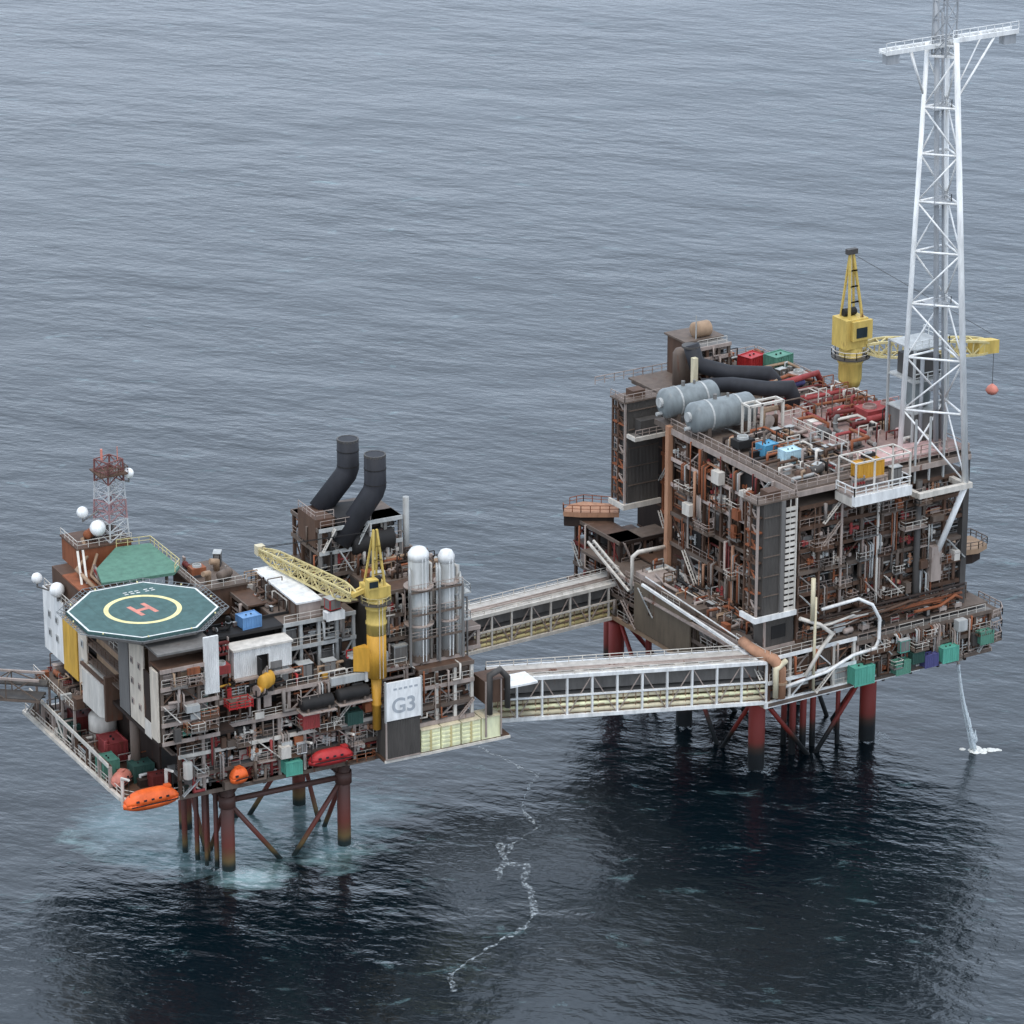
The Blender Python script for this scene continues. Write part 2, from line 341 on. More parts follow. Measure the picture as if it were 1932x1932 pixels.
def eq_cont(c):
    r = thing('shipping_container', '', 'container'); b = MB().box(-1.45, 1.45, -1.1, 1.1, .15, 2.4)
    for i in range(7): x = -1.3 + i * .43; b.box(x - .08, x + .08, -1.17, -1.1, .3, 2.25)
    for i in range(5): y = -.9 + i * .45; b.box(-1.52, -1.45, y - .08, y + .08, .3, 2.25)
    part('body', b, c, r); f = MB()
    for x in (-1.47, 1.47):
        for y in (-1.12, 1.12): f.box(x - .09, x + .09, y - .09, y + .09, 0, 2.55)
    for y in (-1.12, 1.12): f.box(-1.38, 1.38, y - .07, y + .07, 2.4, 2.53).box(-1.38, 1.38, y - .07, y + .07, .02, .14)
    for x in (-1.47, 1.47): f.box(x - .05, x + .05, -1.03, 1.03, 2.42, 2.51)
    part('corner_frame', f, c, r)
    for x in (-.4, .4): part('lifting_lug', MB().box(x - .08, x + .08, -.1, .1, 2.4, 2.6), 'dark', r)
    return r
def eq_fan(c):
    r = thing('air_cooler', '', 'cooler'); part('body', MB().box(-1.2, 1.2, -.9, .9, .6, 1.7), c, r)
    part('fan_ring', MB().lathe((0, 0, 1.7), [(.75, 0), (.7, .35), (.6, .35), (.6, .05)], 14), 'lightgrey', r)
    g = MB()
    for x in (-1.05, 1.05):
        for y in (-.75, .75): g.box(x - .08, x + .08, y - .08, y + .08, 0, .6)
    part('support_frame', g, 'beam', r); return r
def eq_man(c):
    r = thing('valve_manifold', '', 'manifold'); m = MB().bar((-1.4, 0, 1.6), (1.4, 0, 1.6), .17, 8).bar((-1.4, .1, .6), (1.4, .1, .6), .14, 8); part('header', m, c, r, True)
    b = MB()
    for i in range(5): x = -1.1 + i * .55; b.bar((x, 0, 1.6), (x, .1, .6), .08, 6)
    part('branch_pipe', b, 'pipe', r); v = MB()
    for i in range(5): x = -1.1 + i * .55; v.lathe((x, -.32, 1.15), [(.02, 0), (.17, .03), (.17, .08), (.02, .1)], 8, 'y').box(x - .13, x + .13, -.2, .25, 1.0, 1.3)
    part('valve', v, 'redpipe', r); f = MB()
    for x in (-1.3, 1.3): f.box(x - .08, x + .08, -.1, .3, 0, 2.0)
    part('support_frame', f, 'beam', r); return r
def eq_reel(c):
    r = thing('hose_reel', '', 'reel'); part('drum', MB().lathe((-.4, 0, .9), [(.5, 0), (.5, .8)], 12, 'x'), c, r, True)
    part('flange', MB().lathe((-.5, 0, .9), [(.8, 0), (.8, .08)], 14, 'x'), 'beam', r); part('flange', MB().lathe((.42, 0, .9), [(.8, 0), (.8, .08)], 14, 'x'), 'beam', r)
    part('stand', MB().box(-.65, .65, -.5, .5, 0, .12).box(-.62, -.52, -.1, .1, .1, .95).box(.52, .62, -.1, .1, .1, .95), 'dark', r); return r
def eq_duct(c):
    r = thing('vent_duct', '', 'duct'); part('duct', MB().path([(-1.2, 0, .5), (.3, 0, .5), (.6, 0, .8), (.6, 0, 2.4), (.5, -.2, 2.7), (.2, -.5, 2.75)], .34, 8), c, r, True)
    part('flange', MB().lathe((-1.25, 0, .5), [(.45, 0), (.45, .1)], 10, 'x'), 'lightgrey', r); part('flange', MB().lathe((.6, 0, 1.6), [(.45, 0), (.45, .1)], 10), 'lightgrey', r)
    part('stand', MB().box(-.9, -.7, -.25, .25, 0, .35).box(.45, .75, -.25, .25, 0, .45), 'dark', r); return r
def eq_basket(c):
    r = thing('cargo_basket', '', 'basket'); part('tray', MB().box(-1.4, 1.4, -.7, .7, .1, .2), c, r); f = MB()
    for z in (.55, .9): f.bar((-1.4, -.7, z), (1.4, -.7, z), .05).bar((-1.4, .7, z), (1.4, .7, z), .05).bar((-1.4, -.7, z), (-1.4, .7, z), .05).bar((1.4, -.7, z), (1.4, .7, z), .05)
    for x in (-1.4, -.5, .5, 1.4):
        for y in (-.7, .7): f.bar((x, y, 0), (x, y, 1.0), .06)
    part('side_frame', f, c, r); part('load', MB().box(-1.1, -.2, -.4, .45, .2, .85).box(.05, 1.0, -.5, .3, .2, .6).bar((-1.2, .55, .35), (1.2, .55, .35), .1, 6), 'greybrown', r); return r
EQ = dict(drum=(eq_drum, 'horizontal drum', 'vessel'), vert=(eq_vert, 'upright vessel', 'vessel'), pump=(eq_pump, 'pump skid', 'pump'), cab=(eq_cab, 'equipment cabinet', 'cabinet'),
          cont=(eq_cont, 'ribbed container', 'container'), fan=(eq_fan, 'air cooler box', 'cooler'), man=(eq_man, 'valve manifold', 'manifold'), reel=(eq_reel, 'hose reel', 'reel'),
          duct=(eq_duct, 'bent vent duct', 'duct'), basket=(eq_basket, 'cargo basket', 'basket'))
GROUPN = dict(drum='horizontal drums', vert='upright vessels', pump='pump skids', cab='equipment cabinets', cont='ribbed containers', fan='air coolers', man='valve manifolds', reel='hose reels', duct='vent ducts', basket='cargo baskets')
def place(kind, c, pos, fr, rot=0, scale=(1, 1, 1), label=None, where=''):
    key = (kind, c)
    if key not in PROTO:
        r = EQ[kind][0](c); PROTO[key] = r
    else: r = copy_tree(PROTO[key])
    r.location = fr.w(pos); r.rotation_euler = (0, 0, fr.a + R(rot)); r.scale = scale
    r['label'] = label or f"{NICE.get(c, c)} {EQ[kind][1]}, {where}"
    r['category'] = EQ[kind][2]; r['group'] = GROUPN[kind] + ' on the decks'
    return r

# ------------------------------------------------------------------ facade of an open module: levels, columns, pipes, equipment
def spool(mb, c, r, h, u):
    mb.bar(c, c + Vector((0, 0, h)), r, 6).lathe((c.x, c.y, c.z + h * .2), [(r * 1.7, 0), (r * 1.7, .12)], 8).lathe((c.x, c.y, c.z + h * .7), [(r * 1.7, 0), (r * 1.7, .12)], 8)
    mb.bar(c + Vector((0, 0, h * .45)), c + Vector((0, 0, h * .45)) + u * (h * .6), r * .8, 6).cbox(c.x + u.x * h * .6, c.y + u.y * h * .6, c.z + h * .45 - .2, .45, .45, .5); return mb
def facade(root, fr, p0, u, n, length, zs, nb, rng, depth=4.0, beam='beam', colm='beam', wall='darkbrown', rail='offwhite', npipes=24, pipecols=('pipe', 'brown', 'beam', 'rust', 'greybrown'),
           equip=None, eqcols=('grey', 'brown', 'greybrown', 'darkbrown', 'lightgrey'), braces=.35, place_name='', plates=True, walls=True, levels=('lowest deck', 'second deck', 'third deck', 'fourth deck', 'fifth deck'), eqk=None, topdeck=False, nledge=0, nspool=0, front=.5, fcols=('darkbrown', 'dark', 'brown', 'greybrown', 'darkgrey', 'grey', 'beam', 'dark')):
    u = Vector((*u, 0)); n = Vector((*n, 0)); p0 = Vector((p0[0], p0[1], 0)); up = Vector((0, 0, 1))
    def at(s, d, z): return p0 + u * s + n * d + up * z
    def bx(mb, s0, s1, d0, d1, z0, z1):
        a = at(s0, d0, z0); b = at(s1, d1, z1)
        mb.box(min(a.x, b.x), max(a.x, b.x), min(a.y, b.y), max(a.y, b.y), z0, z1)
    for i, z in enumerate(zs):
        if plates:
            m = MB(); bx(m, .05, length - .05, .05, depth, z - .25, z); part('deck_plate', m, rng.choice(('brown', 'greybrown', 'grey')), root)
        m = MB(); bx(m, 0, length, -.16, .04, z - .5, z + .06); part('edge_girder', m, beam if rng.random() < .8 else 'greybrown', root)
        if i < len(zs) - 1 or topdeck:
            a_ = .2
            while a_ < length - 2:
                b_ = min(length - .2, a_ + rng.uniform(4, 11))
                if rng.random() < .62: part('handrail', MB().rail([at(a_, -.05, z + .06), at(b_, -.05, z + .06)], 1.1, 1.8, .045), rail if rng.random() < .75 else 'beam', root)
                a_ = b_ + rng.uniform(.5, 2.5)
    ss = [length * i / nb for i in range(nb + 1)]
    for s in ss:
        m = MB(); s2 = min(max(s, .25), length - .25); bx(m, s2 - .22, s2 + .22, .06, .5, zs[0], zs[-1] - .5); part('column', m, colm if rng.random() < .65 else 'brown', root)
    for i in range(len(zs) - 1):
        z0, z1 = zs[i], zs[i + 1]
        if walls:
            for j in range(nb):
                if rng.random() < .85:
                    m = MB(); d = depth - rng.choice((0, .6, 1.2)); bx(m, ss[j] + .02, ss[j + 1] - .02, d, d + .15, z0, z1 - .26)
                    part('wall_panel', m, wall if rng.random() < .6 else rng.choice(('dark', 'darkgrey', 'brown', 'greybrown')), root)
        for j in range(nb):      # cladding, screens and cable trays hung in front of the bays
            bw = ss[j + 1] - ss[j]
            if rng.random() < front:
                f0 = rng.uniform(.05, .5); f1 = min(.95, f0 + rng.uniform(.2, .6)); g0 = rng.choice((0, .1, .35)); g1 = min(.92, g0 + rng.uniform(.35, .8)); d = rng.uniform(.5, 1.3)
                m = MB(); bx(m, ss[j] + bw * f0, ss[j] + bw * f1, d, d + .12, z0 + .02 + (z1 - z0 - .5) * g0, z0 + (z1 - z0 - .5) * g1)
                part('screen_panel', m, rng.choice(fcols), root)
            if rng.random() < .45:
                z = rng.uniform(z0 + 1.2, z1 - .55); m = MB(); d = rng.uniform(.3, .5); bx(m, ss[j] + .3, ss[j + 1] - .3, d, d + .18, z, z + rng.choice((.12, .22, .35)))
                part('cable_tray', m, rng.choice(('pipe', 'beam', 'greybrown', 'rustlight', 'brown', 'offwhite', 'lightgrey')), root)
            if rng.random() < .12:
                m = MB(); sg = rng.random() < .5; a, b = (ss[j] + .3, ss[j + 1] - .3) if sg else (ss[j + 1] - .3, ss[j] + .3)
                for dd in (-.75, -.3): m.bar(at(a, dd, z0 + .1), at(b, dd, z1), .1)
                for q in range(9): t_ = (q + .5) / 9; m.bar(at(a + (b - a) * t_, -.75, z0 + (z1 - z0) * t_), at(a + (b - a) * t_, -.3, z0 + (z1 - z0) * t_), .07)
                part('stair', m, rng.choice(('offwhite', 'beam', 'lightgrey')), root)
        for j in range(nb):
            if rng.random() < braces:
                m = MB(); a, b = (ss[j] + .3, ss[j + 1] - .3) if rng.random() < .5 else (ss[j + 1] - .3, ss[j] + .3)
                m.bar(at(a, .25, z0 + .1), at(b, .25, z1 - .5), .13); part('brace', m, rng.choice((beam, 'brown', 'pipe')), root)
    # pipe runs
    for k in range(npipes):
        i = rng.randrange(len(zs) - 1); z0, z1 = zs[i], zs[i + 1]; r = rng.choice((.07, .09, .12, .16, .22)); d = rng.uniform(.55, 1.6)
        s = rng.uniform(.3, length - 2); z = rng.uniform(z0 + .4, z1 - .6); pts = [at(s, d, z)]
        mode = rng.random()
        if mode < .55:
            for _ in range(rng.randint(1, 4)):
                s = min(length - .3, s + rng.uniform(1, length * .35)); pts.append(at(s, d, z))
                if s >= length - .3: break
                z = rng.uniform(z0 + .3, z1 - .5); pts.append(at(s, d, z))
        elif mode < .85:
            j = min(len(zs) - 1, i + rng.randint(1, 2)); pts = [at(s, -.35, zs[i] + rng.uniform(0, 1)), at(s, -.35, zs[j] - rng.uniform(0, .8))]
            if rng.random() < .6: pts.append(at(s, 1.2, pts[-1].z)); 
            if rng.random() < .5: pts.insert(0, at(s + rng.uniform(-2, 2), -.35, pts[0].z))
        else:
            s2 = rng.uniform(0, length); pts = [at(s, d, z0 + .3), at(s, d, z1 - .5), at(s, d + 1.5, z1 - .5)]
        m = MB(); m.path(pts, r, 6); part('pipe_run', m, rng.choice(pipecols), root, True)
        if rng.random() < .3 and len(pts) > 1:
            q = pts[0].lerp(pts[1], .5)
    for k in range(nledge):      # small landings, boxes and pipe bundles that stand proud of the face
        i = rng.randrange(len(zs) - 1); w_ = rng.uniform(1.4, 4.2); s0 = rng.uniform(.3, length - w_ - .3); dp = rng.uniform(.6, 1.8); z = zs[i] + rng.choice((0, 0, 1.3)) + .08; kd = rng.random()
        if kd < .5:
            m = MB(); bx(m, s0, s0 + w_, -dp, -.2, z - .2, z); part('landing', m, rng.choice(('greybrown', 'beam', 'brown', 'grey')), root)
            part('landing_rail', MB().rail([at(s0, -.22, z), at(s0, -dp, z), at(s0 + w_, -dp, z), at(s0 + w_, -.22, z)], 1.1, 1.2, .055), rng.choice(('offwhite', 'beam', 'rust', 'pipe')), root)
        elif kd < .75:
            m = MB(); bx(m, s0, s0 + w_ * .5, -dp * .8, -.2, z, z + rng.uniform(.8, 2.0)); part('side_box', m, rng.choice(('greybrown', 'brown', 'lightgrey', 'rust', 'darkgrey', 'offwhite')), root)
        else:
            h_ = rng.uniform(2.5, 7); zt_ = min(zs[-1], z + h_)
            for q_ in range(rng.randint(2, 4)): part('riser', MB().path([at(s0 + q_ * .42, -.2, z), at(s0 + q_ * .42, -.5, z + .3), at(s0 + q_ * .42, -.5, zt_ - .3), at(s0 + q_ * .42, .3, zt_)], rng.choice((.1, .14)), 6), rng.choice(('beam', 'rust', 'pipe', 'brown', 'lightgrey')), root, True)
    for k in range(nspool):
        i = rng.randrange(len(zs) - 1); c_ = at(rng.uniform(.6, length - 1.6), rng.uniform(-.1, .8), zs[i] + rng.uniform(.1, 1.2)); h_ = min(zs[i + 1] - .6 - c_.z, rng.uniform(.9, 2.2))
        if h_ > .5: part('valve_spool', spool(MB(), c_, rng.choice((.1, .14, .2)), h_, u), rng.choice(('lightgrey', 'offwhite', 'beam', 'offwhite', 'rustlight', 'rust', 'brown', 'redpipe')), root)
    # equipment
    eqk = eqk or ['pump', 'cab', 'drum', 'man', 'fan', 'vert', 'duct', 'reel', 'cont', 'basket']
    if equip:
        for i, cnt in enumerate(equip):
            if i >= len(zs) or not cnt: continue
            hh = (zs[i + 1] - zs[i] - .5) if i < len(zs) - 1 else 4
            slot = (length - .6) / cnt
            for k in range(cnt):
                kind = rng.choice(eqk); base = {'cont': 2.6, 'vert': 3.9, 'duct': 2.9, 'cab': 2.2}.get(kind, 2.3); wid = {'cont': 3.1, 'vert': 1.9, 'cab': 2.0, 'reel': 1.8}.get(kind, 2.9)
                sc = min(1.25 * rng.uniform(.8, 1.15), hh / base * .97, slot / wid * .98); s = .3 + slot * (k + .5)
                p = at(s, 1.6 + rng.uniform(-.1, .3), zs[i] + .01); rot = math.degrees(math.atan2(u.y, u.x))
                if i < len(zs) - 1 or topdeck:
                    idx = k if (u.x > .5 or u.y < -.5) else cnt - 1 - k      # counted from the left as seen in the photo
                    place(kind, rng.choice(eqcols), p, fr, rot, (sc, sc, sc), where=f"{ORD[idx]} from left, {place_name}, {levels[i]}")

HP, FP = 'helideck platform', 'flare platform'


# ================================================================== HELIDECK PLATFORM
def jacket(name, label, fr, xs, ys, ztop, r=.95, hz=(10.5,), extra=(), braces=True, diag_z=(0.5, 10.5), bz=-8, mt='jacket'):
    t = thing(name, label, 'jacket', (xs[0], ys[0], 0), fr)
    for x in xs:
        for y in ys:
            part('leg', MB().lathe((x, y, bz), [(r, 0), (r, ztop - bz)], 16), mt, t, True)
            part('pile_sleeve', MB().lathe((x, y, hz[0] - .9), [(r * 1.25, 0), (r * 1.25, 1.8)], 16), mt, t, True)
    for z in hz:
        for y in ys:
            for a, b in zip(xs[:-1], xs[1:]): part('horizontal_brace', MB().bar((a, y, z), (b, y, z), .42, 10), mt, t, True)
        for x in xs:
            for a, b in zip(ys[:-1], ys[1:]): part('horizontal_brace', MB().bar((x, a, z), (x, b, z), .42, 10), mt, t, True)
    if braces:
        z0, z1 = diag_z
        for y in ys:
            for a, b in zip(xs[:-1], xs[1:]):
                m = (a + b) / 2
                part('diagonal_brace', MB().bar((a, y, z1), (m, y, z0 - 2), .36, 10), mt, t, True)
                part('diagonal_brace', MB().bar((b, y, z1), (m, y, z0 - 2), .36, 10), mt, t, True)
        for x in xs:
            for a, b in zip(ys[:-1], ys[1:]):
                part('diagonal_brace', MB().bar((x, a, z1), (x, (a + b) / 2, z0 - 2), .34, 10), mt, t, True)
                part('diagonal_brace', MB().bar((x, b, z1), (x, (a + b) / 2, z0 - 2), .34, 10), mt, t, True)
        for y in ys:
            for a, b in zip(xs[:-1], xs[1:]):
                part('knee_brace', MB().bar((a, y, z1), (a + 3.6, y, ztop), .26, 8), mt, t, True)
                part('knee_brace', MB().bar((b, y, z1), (b - 3.6, y, ztop), .26, 8), mt, t, True)
    for (x, y, rr) in extra: part('conductor', MB().lathe((x, y, bz), [(rr, 0), (rr, ztop - bz)], 10), mt, t, True)
    return t
jacket('steel_jacket', 'red-brown steel legs and braces standing in pale churned water under the helideck platform', FL, (0, 17.8), (0, 15.4), 15,
       extra=[(-2.6, 5.0, .35), (-1.4, 4.0, .35), (-2.2, 2.6, .3), (-1.0, 1.8, .35), (-3.2, 8.0, .4), (-.6, 7.0, .35)])

rg = random.Random(11)
# ---- lower deck (z 15) with its left wing
low = thing('lower_deck_module', 'cluttered lower decks of the helideck platform between jacket and accommodation', 'deck module', (-17, -5, 15), FL)
part('deck_plate', MB().prism([(-17.2, 33), (-16.2, -1.4), (-14.5, -3.6), (-8, -4.6), (34, -4.6), (34, 26), (8, 33)], 14.6, 15.0), 'brown', low)
g = MB()
for a, b in (((-17.2, 33), (-16.2, -1.4)), ((-16.2, -1.4), (-14.5, -3.6)), ((-14.5, -3.6), (-8, -4.7)), ((34, -4.7), (34, 26)), ((-17.2, 33), (8, 33))):
    part('edge_girder', MB().bar((*a, 14.75), (*b, 14.75), .36), 'offwhite', low)
for x in range(-14, 34, 6): part('floor_beam', MB().box(x - .2, x + .2, -4, 26, 13.9, 14.58), 'darkbrown', low)
for y in range(-2, 30, 6): part('floor_beam', MB().box(-15.5, 33, y - .15, y + .15, 14.15, 14.5), 'darkbrown', low)
part('handrail', MB().rail([(-17.0, 32.8, 15), (-16.0, -1.4, 15), (-14.4, -3.4, 15), (-8.2, -4.4, 15)], 1.1, 1.8, .055), 'offwhite', low)
part('deck_plate', MB().box(-9.5, 33.6, -3.8, 26, 20.7, 21.0), 'greybrown', low)
part('wall_panel', MB().box(-9.4, -9.1, 1, 26, 15.01, 20.69), 'darkbrown', low)
part('wall_panel', MB().box(-9.4, -9.1, 1, 30, 21.01, 24.9), 'brown', low)
part('bulkhead', MB().box(-3, 33.2, 1.0, 1.2, 15.01, 27.6), 'dark', low)
facade(low, FL, (-9, -4.8), (1, 0), (0, 1), 34, (15.0, 17.9, 21.0, 24.4), 9, rg, 4.2, 'offwhite', 'beam', 'darkbrown', npipes=66, nspool=60, nledge=22, equip=(9, 10, 9),
       place_name='helideck platform front', braces=.5, pipecols=('pipe', 'brown', 'beam', 'rust', 'greybrown', 'redpipe', 'dark'), eqcols=('grey', 'brown', 'darkbrown', 'greybrown', 'dark', 'rust', 'darkgreen'))
facade(low, FL, (-16.5, 2), (0, 1), (1, 0), 30, (15.05, 18.6), 7, rg, 5, 'offwhite', 'beam', 'darkbrown', npipes=10, equip=None, plates=False, walls=False, braces=.1)
# second strip of the left wing: mezzanine walkway with rails
part('walkway', MB().box(-15.6, -11.2, 17, 32.5, 20.6, 20.8), 'greybrown', low)
part('handrail', MB().rail([(-15.6, 17, 20.8), (-15.6, 32.5, 20.8)], 1.1, 1.6, .05), 'offwhite', low)
for y in (17.3, 22, 27, 32.2): part('column', MB().box(-15.5, -15.2, y, y + .3, 15.0, 20.6), 'beam', low)

# ---- main deck module (z 24.4 to 28) and the block behind the crane
up = thing('utility_module', 'brown and grey utility module behind the yellow crane on the helideck platform', 'deck module', (-4, -5, 24), FL)
part('deck_plate', MB().box(-5, 34.4, -4.9, 26, 27.65, 28.0), 'greybrown', up)
part('bulkhead', MB().box(-3, 14, 2.2, 2.4, 28, 36), 'dark', up)
facade(up, FL, (-6, -5.2), (1, 0), (0, 1), 40.4, (24.4, 28.0), 9, rg, 5.5, 'beam', 'beam', 'darkbrown', npipes=26, nledge=6, equip=(0, 11), place_name='helideck platform front', topdeck=True, plates=False, levels=('crane base deck', 'open main deck'),
       eqk=['pump', 'man', 'drum', 'cab', 'basket', 'fan'], eqcols=('grey', 'brown', 'greybrown', 'rust', 'lightgrey', 'dark'))
facade(up, FL, (8.6, -1.0), (1, 0), (0, 1), 11, (28.02, 32, 35.6), 4, rg, 4, 'lightgrey', 'lightgrey', 'darkgrey', npipes=22, equip=(4, 4), place_name='helideck platform beside crane', topdeck=True, levels=('lower bay', 'upper bay', 'bay roof'), pipecols=('lightgrey', 'pipe', 'grey', 'dark', 'beam'))
facade(up, FL, (-4.0, -3.0), (1, 0), (0, 1), 12.6, (28.03, 31.0), 4, rg, 4, 'beam', 'brown', 'darkbrown', npipes=14, equip=(5,), place_name='helideck platform below white shed', levels=('open bay',))
part('roof_plate', MB().box(8.5, 33, 2.5, 16, 35.3, 35.6), 'greybrown', up)
part('wall_panel', MB().box(8.5, 8.7, 2.5, 14, 28.01, 35.3), 'brown', up)

# right hand process frame below the vessels
rgt = thing('process_module', 'open brown process frame at the right end of the helideck platform', 'deck module', (20, -5, 28), FL)
facade(rgt, FL, (21.8, -3.2), (1, 0), (0, 1), 12.4, (28.04, 31.5, 35.0, 38.5), 4, rg, 3.2, 'greybrown', 'greybrown', 'dark', npipes=40, nspool=30, equip=(4, 4, 4), place_name='helideck platform behind white towers', levels=('lowest bay', 'second bay', 'third bay', 'bay roof'), topdeck=False, pipecols=('lightgrey', 'pipe', 'grey', 'brown', 'beam', 'offwhite'))
facade(rgt, FL, (34.6, -3), (0, 1), (-1, 0), 16, (21.05, 24.5, 28.05, 31.5, 35.0), 4, rg, 3, 'beam', 'beam', 'darkgrey', npipes=20, equip=None)
part('roof_plate', MB().box(21.8, 34.4, .1, 14, 38.2, 38.5), 'greybrown', rgt)
part('wall_panel', MB().box(21.8, 22.0, .1, 14, 28.02, 38.2), 'darkgrey', rgt)

# ---- lower right: below the sign, brown bay right of the sign
rb = thing('bridge_landing_module', 'dark brown bay right of the white sign board where the near bridge lands', 'deck module', (26, -8, 19), FL)
facade(rb, FL, (26.2, -7.2), (1, 0), (0, 1), 8.6, (19.6, 22.0, 25.0, 27.6), 3, rg, 3.0, 'beam', 'offwhite', 'darkbrown', npipes=30, equip=(3, 3, 3), place_name='bay right of white sign', levels=('lowest level', 'middle level', 'top level', 'roof'), pipecols=('rust', 'beam', 'brown', 'maroon', 'offwhite'))
facade(rb, FL, (26.2, -2.5), (1, 0), (0, 1), 12, (27.62, 30.5), 4, rg, 3.0, 'beam', 'beam', 'darkbrown', npipes=12, equip=None)
part('deck_plate', MB().box(20.4, 40, -8.0, -4.9, 15.2, 15.6), 'brown', rb)
part('edge_girder', MB().box(20.4, 40, -8.3, -8.02, 15.15, 15.5), 'offwhite', rb)

# ---- accommodation block
ac = thing('accommodation_block', 'cream clad living quarters with yellow and white panels below the helideck', 'building', (-13, -8, 25), FL)
part('floor', MB().box(-13.0, -2, -8, 34, 24.4, 24.9), 'darkbrown', ac)
part('roof', MB().box(-12.9, -2.2, 5.2, 34, 32.6, 33.0), 'greybrown', ac)
part('roof', MB().box(-12.7, -4.2, -7.8, 5.0, 37.3, 37.6), 'grey', ac)
def wallp(x0, x1, y0, y1, z0, z1, mat, nm='wall_panel', lab=None): part(nm, MB().box(x0, x1, y0, y1, z0, z1), mat, ac, label=lab)
wallp(-13.1, -12.8, 26.3, 34.2, 23.6, 33.0, 'cladding_white', lab='white panel at the far left end')
wallp(-12.8, -2, 34.0, 34.3, 24.9, 33, 'cladding_white')
wallp(-13.3, -12.7, 20.9, 26.2, 23.2, 31.2, 'cladding_yellow', 'stair_tower', 'amber yellow stair tower')
wallp(-13.1, -12.8, 17.6, 20.8, 23.0, 33.0, 'cladding_cream')
wallp(-11.6, -11.3, 6, 17.6, 24.9, 32.6, 'tan')
wallp(-11.2, -2.4, 5.0, 5.3, 24.9, 33.2, 'tan')
for z in (27.6, 30.2): part('balcony', MB().box(-13.0, -11.6, 6, 17.5, z - .2, z), 'greybrown', ac); part('handrail', MB().rail([(-12.9, 6.1, z), (-12.9, 17.4, z)], 1.1, 1.6, .05), 'brown', ac)
part('annex', MB().prism([(-13.6, 9.3), (-11.7, 9.3), (-11.7, 17.8), (-13.6, 17.8), (-14.3, 16.6), (-14.3, 10.4)], 22.0, 27.0), 'offwhite', ac, label='white rounded annex box')
part('annex_frame', MB().box(-14.0, -11.6, 8.6, 9.2, 21.8, 28.4).box(-14.0, -13.6, 9.2, 18, 27.1, 27.5), 'brown', ac)
wallp(-13.1, -12.8, 2.0, 5.6, 25.2, 37.3, 'grey')
wallp(-13.1, -12.8, -3.2, 1.6, 25.2, 37.3, 'cladding_cream')
wallp(-13.05, -12.8, -5.6, -3.3, 25.2, 34.0, 'darkbrown')
wallp(-13.1, -12.8, -8.0, -5.7, 25.0, 35.2, 'cladding_cream')
wallp(-13.1, -12.8, -5.6, -3.3, 24.6, 27.0, 'offwhite')
wallp(-6.2, -4.1, -8.3, -7.9, 30.8, 39.0, 'cladding_white', lab='tall white panel beside the white shed')
wallp(-4.3, -4.0, -7.8, 2, 28, 37.3, 'brown')
wallp(-12.5, -4.5, -4.2, -4.0, 25, 37.2, 'greybrown')
facade(ac, FL, (-12.6, -8.1), (1, 0), (0, 1), 8.4, (24.9, 27.6, 30.2, 32.8, 35.4), 3, rg, 3.6, 'beam', 'greybrown', 'greybrown', npipes=24, nledge=12, equip=(3, 3, 3, 3), place_name='accommodation front stair', levels=('first storey', 'second storey', 'third storey', 'fourth storey', 'top'), eqk=['cab', 'man', 'fan', 'pump'], eqcols=('greybrown', 'tan', 'brown', 'beam'), braces=.8, pipecols=('beam', 'pipe', 'tan', 'brown'))
for i, (y0, y1) in enumerate(((28.4, 29.4), (31.2, 32.2), (18.7, 19.6))):
    for z in (26.2, 29.0):
        wf = part('window', MB().box(-13.2, -13.11, y0, y1, z, z + 1.1), 'lightgrey', ac)
        part('pane', MB().box(-13.23, -13.201, y0 + .3, y1 - .3, z + .25, z + .85), 'darkgrey', wf)
for y in (-2.4, .2):
    for z in (27.5, 30.5, 33.5):
        wf = part('window', MB().box(-13.2, -13.11, y, y + .8, z, z + .9), 'beam', ac); part('pane', MB().box(-13.23, -13.201, y + .2, y + .6, z + .2, z + .7), 'darkgrey', wf)
# store tanks and leg under the overhang
t = thing('storage_tank', 'off-white round tank on the lower wing deck under the accommodation overhang', 'tank', (-11.5, 16.6, 15), FL)
part('shell', MB().lathe((-11.5, 16.6, 15), [(2.0, 0), (2.0, 4.4), (1.7, 4.8), (.05, 5.1)], 20), 'offwhite', t, True)
part('ring', MB().lathe((-11.5, 16.6, 17.2), [(2.06, 0), (2.06, .18)], 20), 'greybrown', t); part('vent', MB().path([(-11.5, 16.6, 20), (-11.5, 16.6, 20.9), (-11.9, 16.6, 20.9)], .12), 'pipe', t)
t = thing('support_column', 'grey brown column carrying the near end of the accommodation overhang', 'column', (-11.5, 4.5, 15), FL)
part('shaft', MB().lathe((-11.5, 4.5, 15), [(.7, 0), (.7, 9.4)], 14), 'greybrown', t, True); part('cap', MB().box(-12.4, -10.6, 3.6, 5.4, 23.6, 24.4), 'brown', t)

# ---- helideck
hx, hy, hz, hr = -9.7, 4.5, 40.0, 10.9
octa = [(hx + hr * cos(R(22.5 + 45 * i)), hy + hr * sin(R(22.5 + 45 * i))) for i in range(8)]
hd = thing('helideck', 'teal octagonal helideck with pale yellow ring and salmon H', 'helideck', (hx, hy, hz), FL)
part('deck', MB().prism(octa, 39.5, 39.98), 'helideck', hd)
def ringmesh(r0, r1, z0, z1, n=48, c=(hx, hy)):
    mb = MB()
    for i in range(n):
        for r, z in ((r0, z0), (r1, z0), (r1, z1), (r0, z1)):
            a = 2 * pi * i / n; mb.v.append((c[0] + r * cos(a), c[1] + r * sin(a), z))
    for i in range(n):
        j = (i + 1) % n
        for k in range(4):
            k2 = (k + 1) % 4; mb.f.append((i * 4 + k, j * 4 + k, j * 4 + k2, i * 4 + k2))
    return mb
part('yellow_ring', ringmesh(4.9, 5.6, 39.984, 39.99), 'ringyellow', hd)
e = MB()
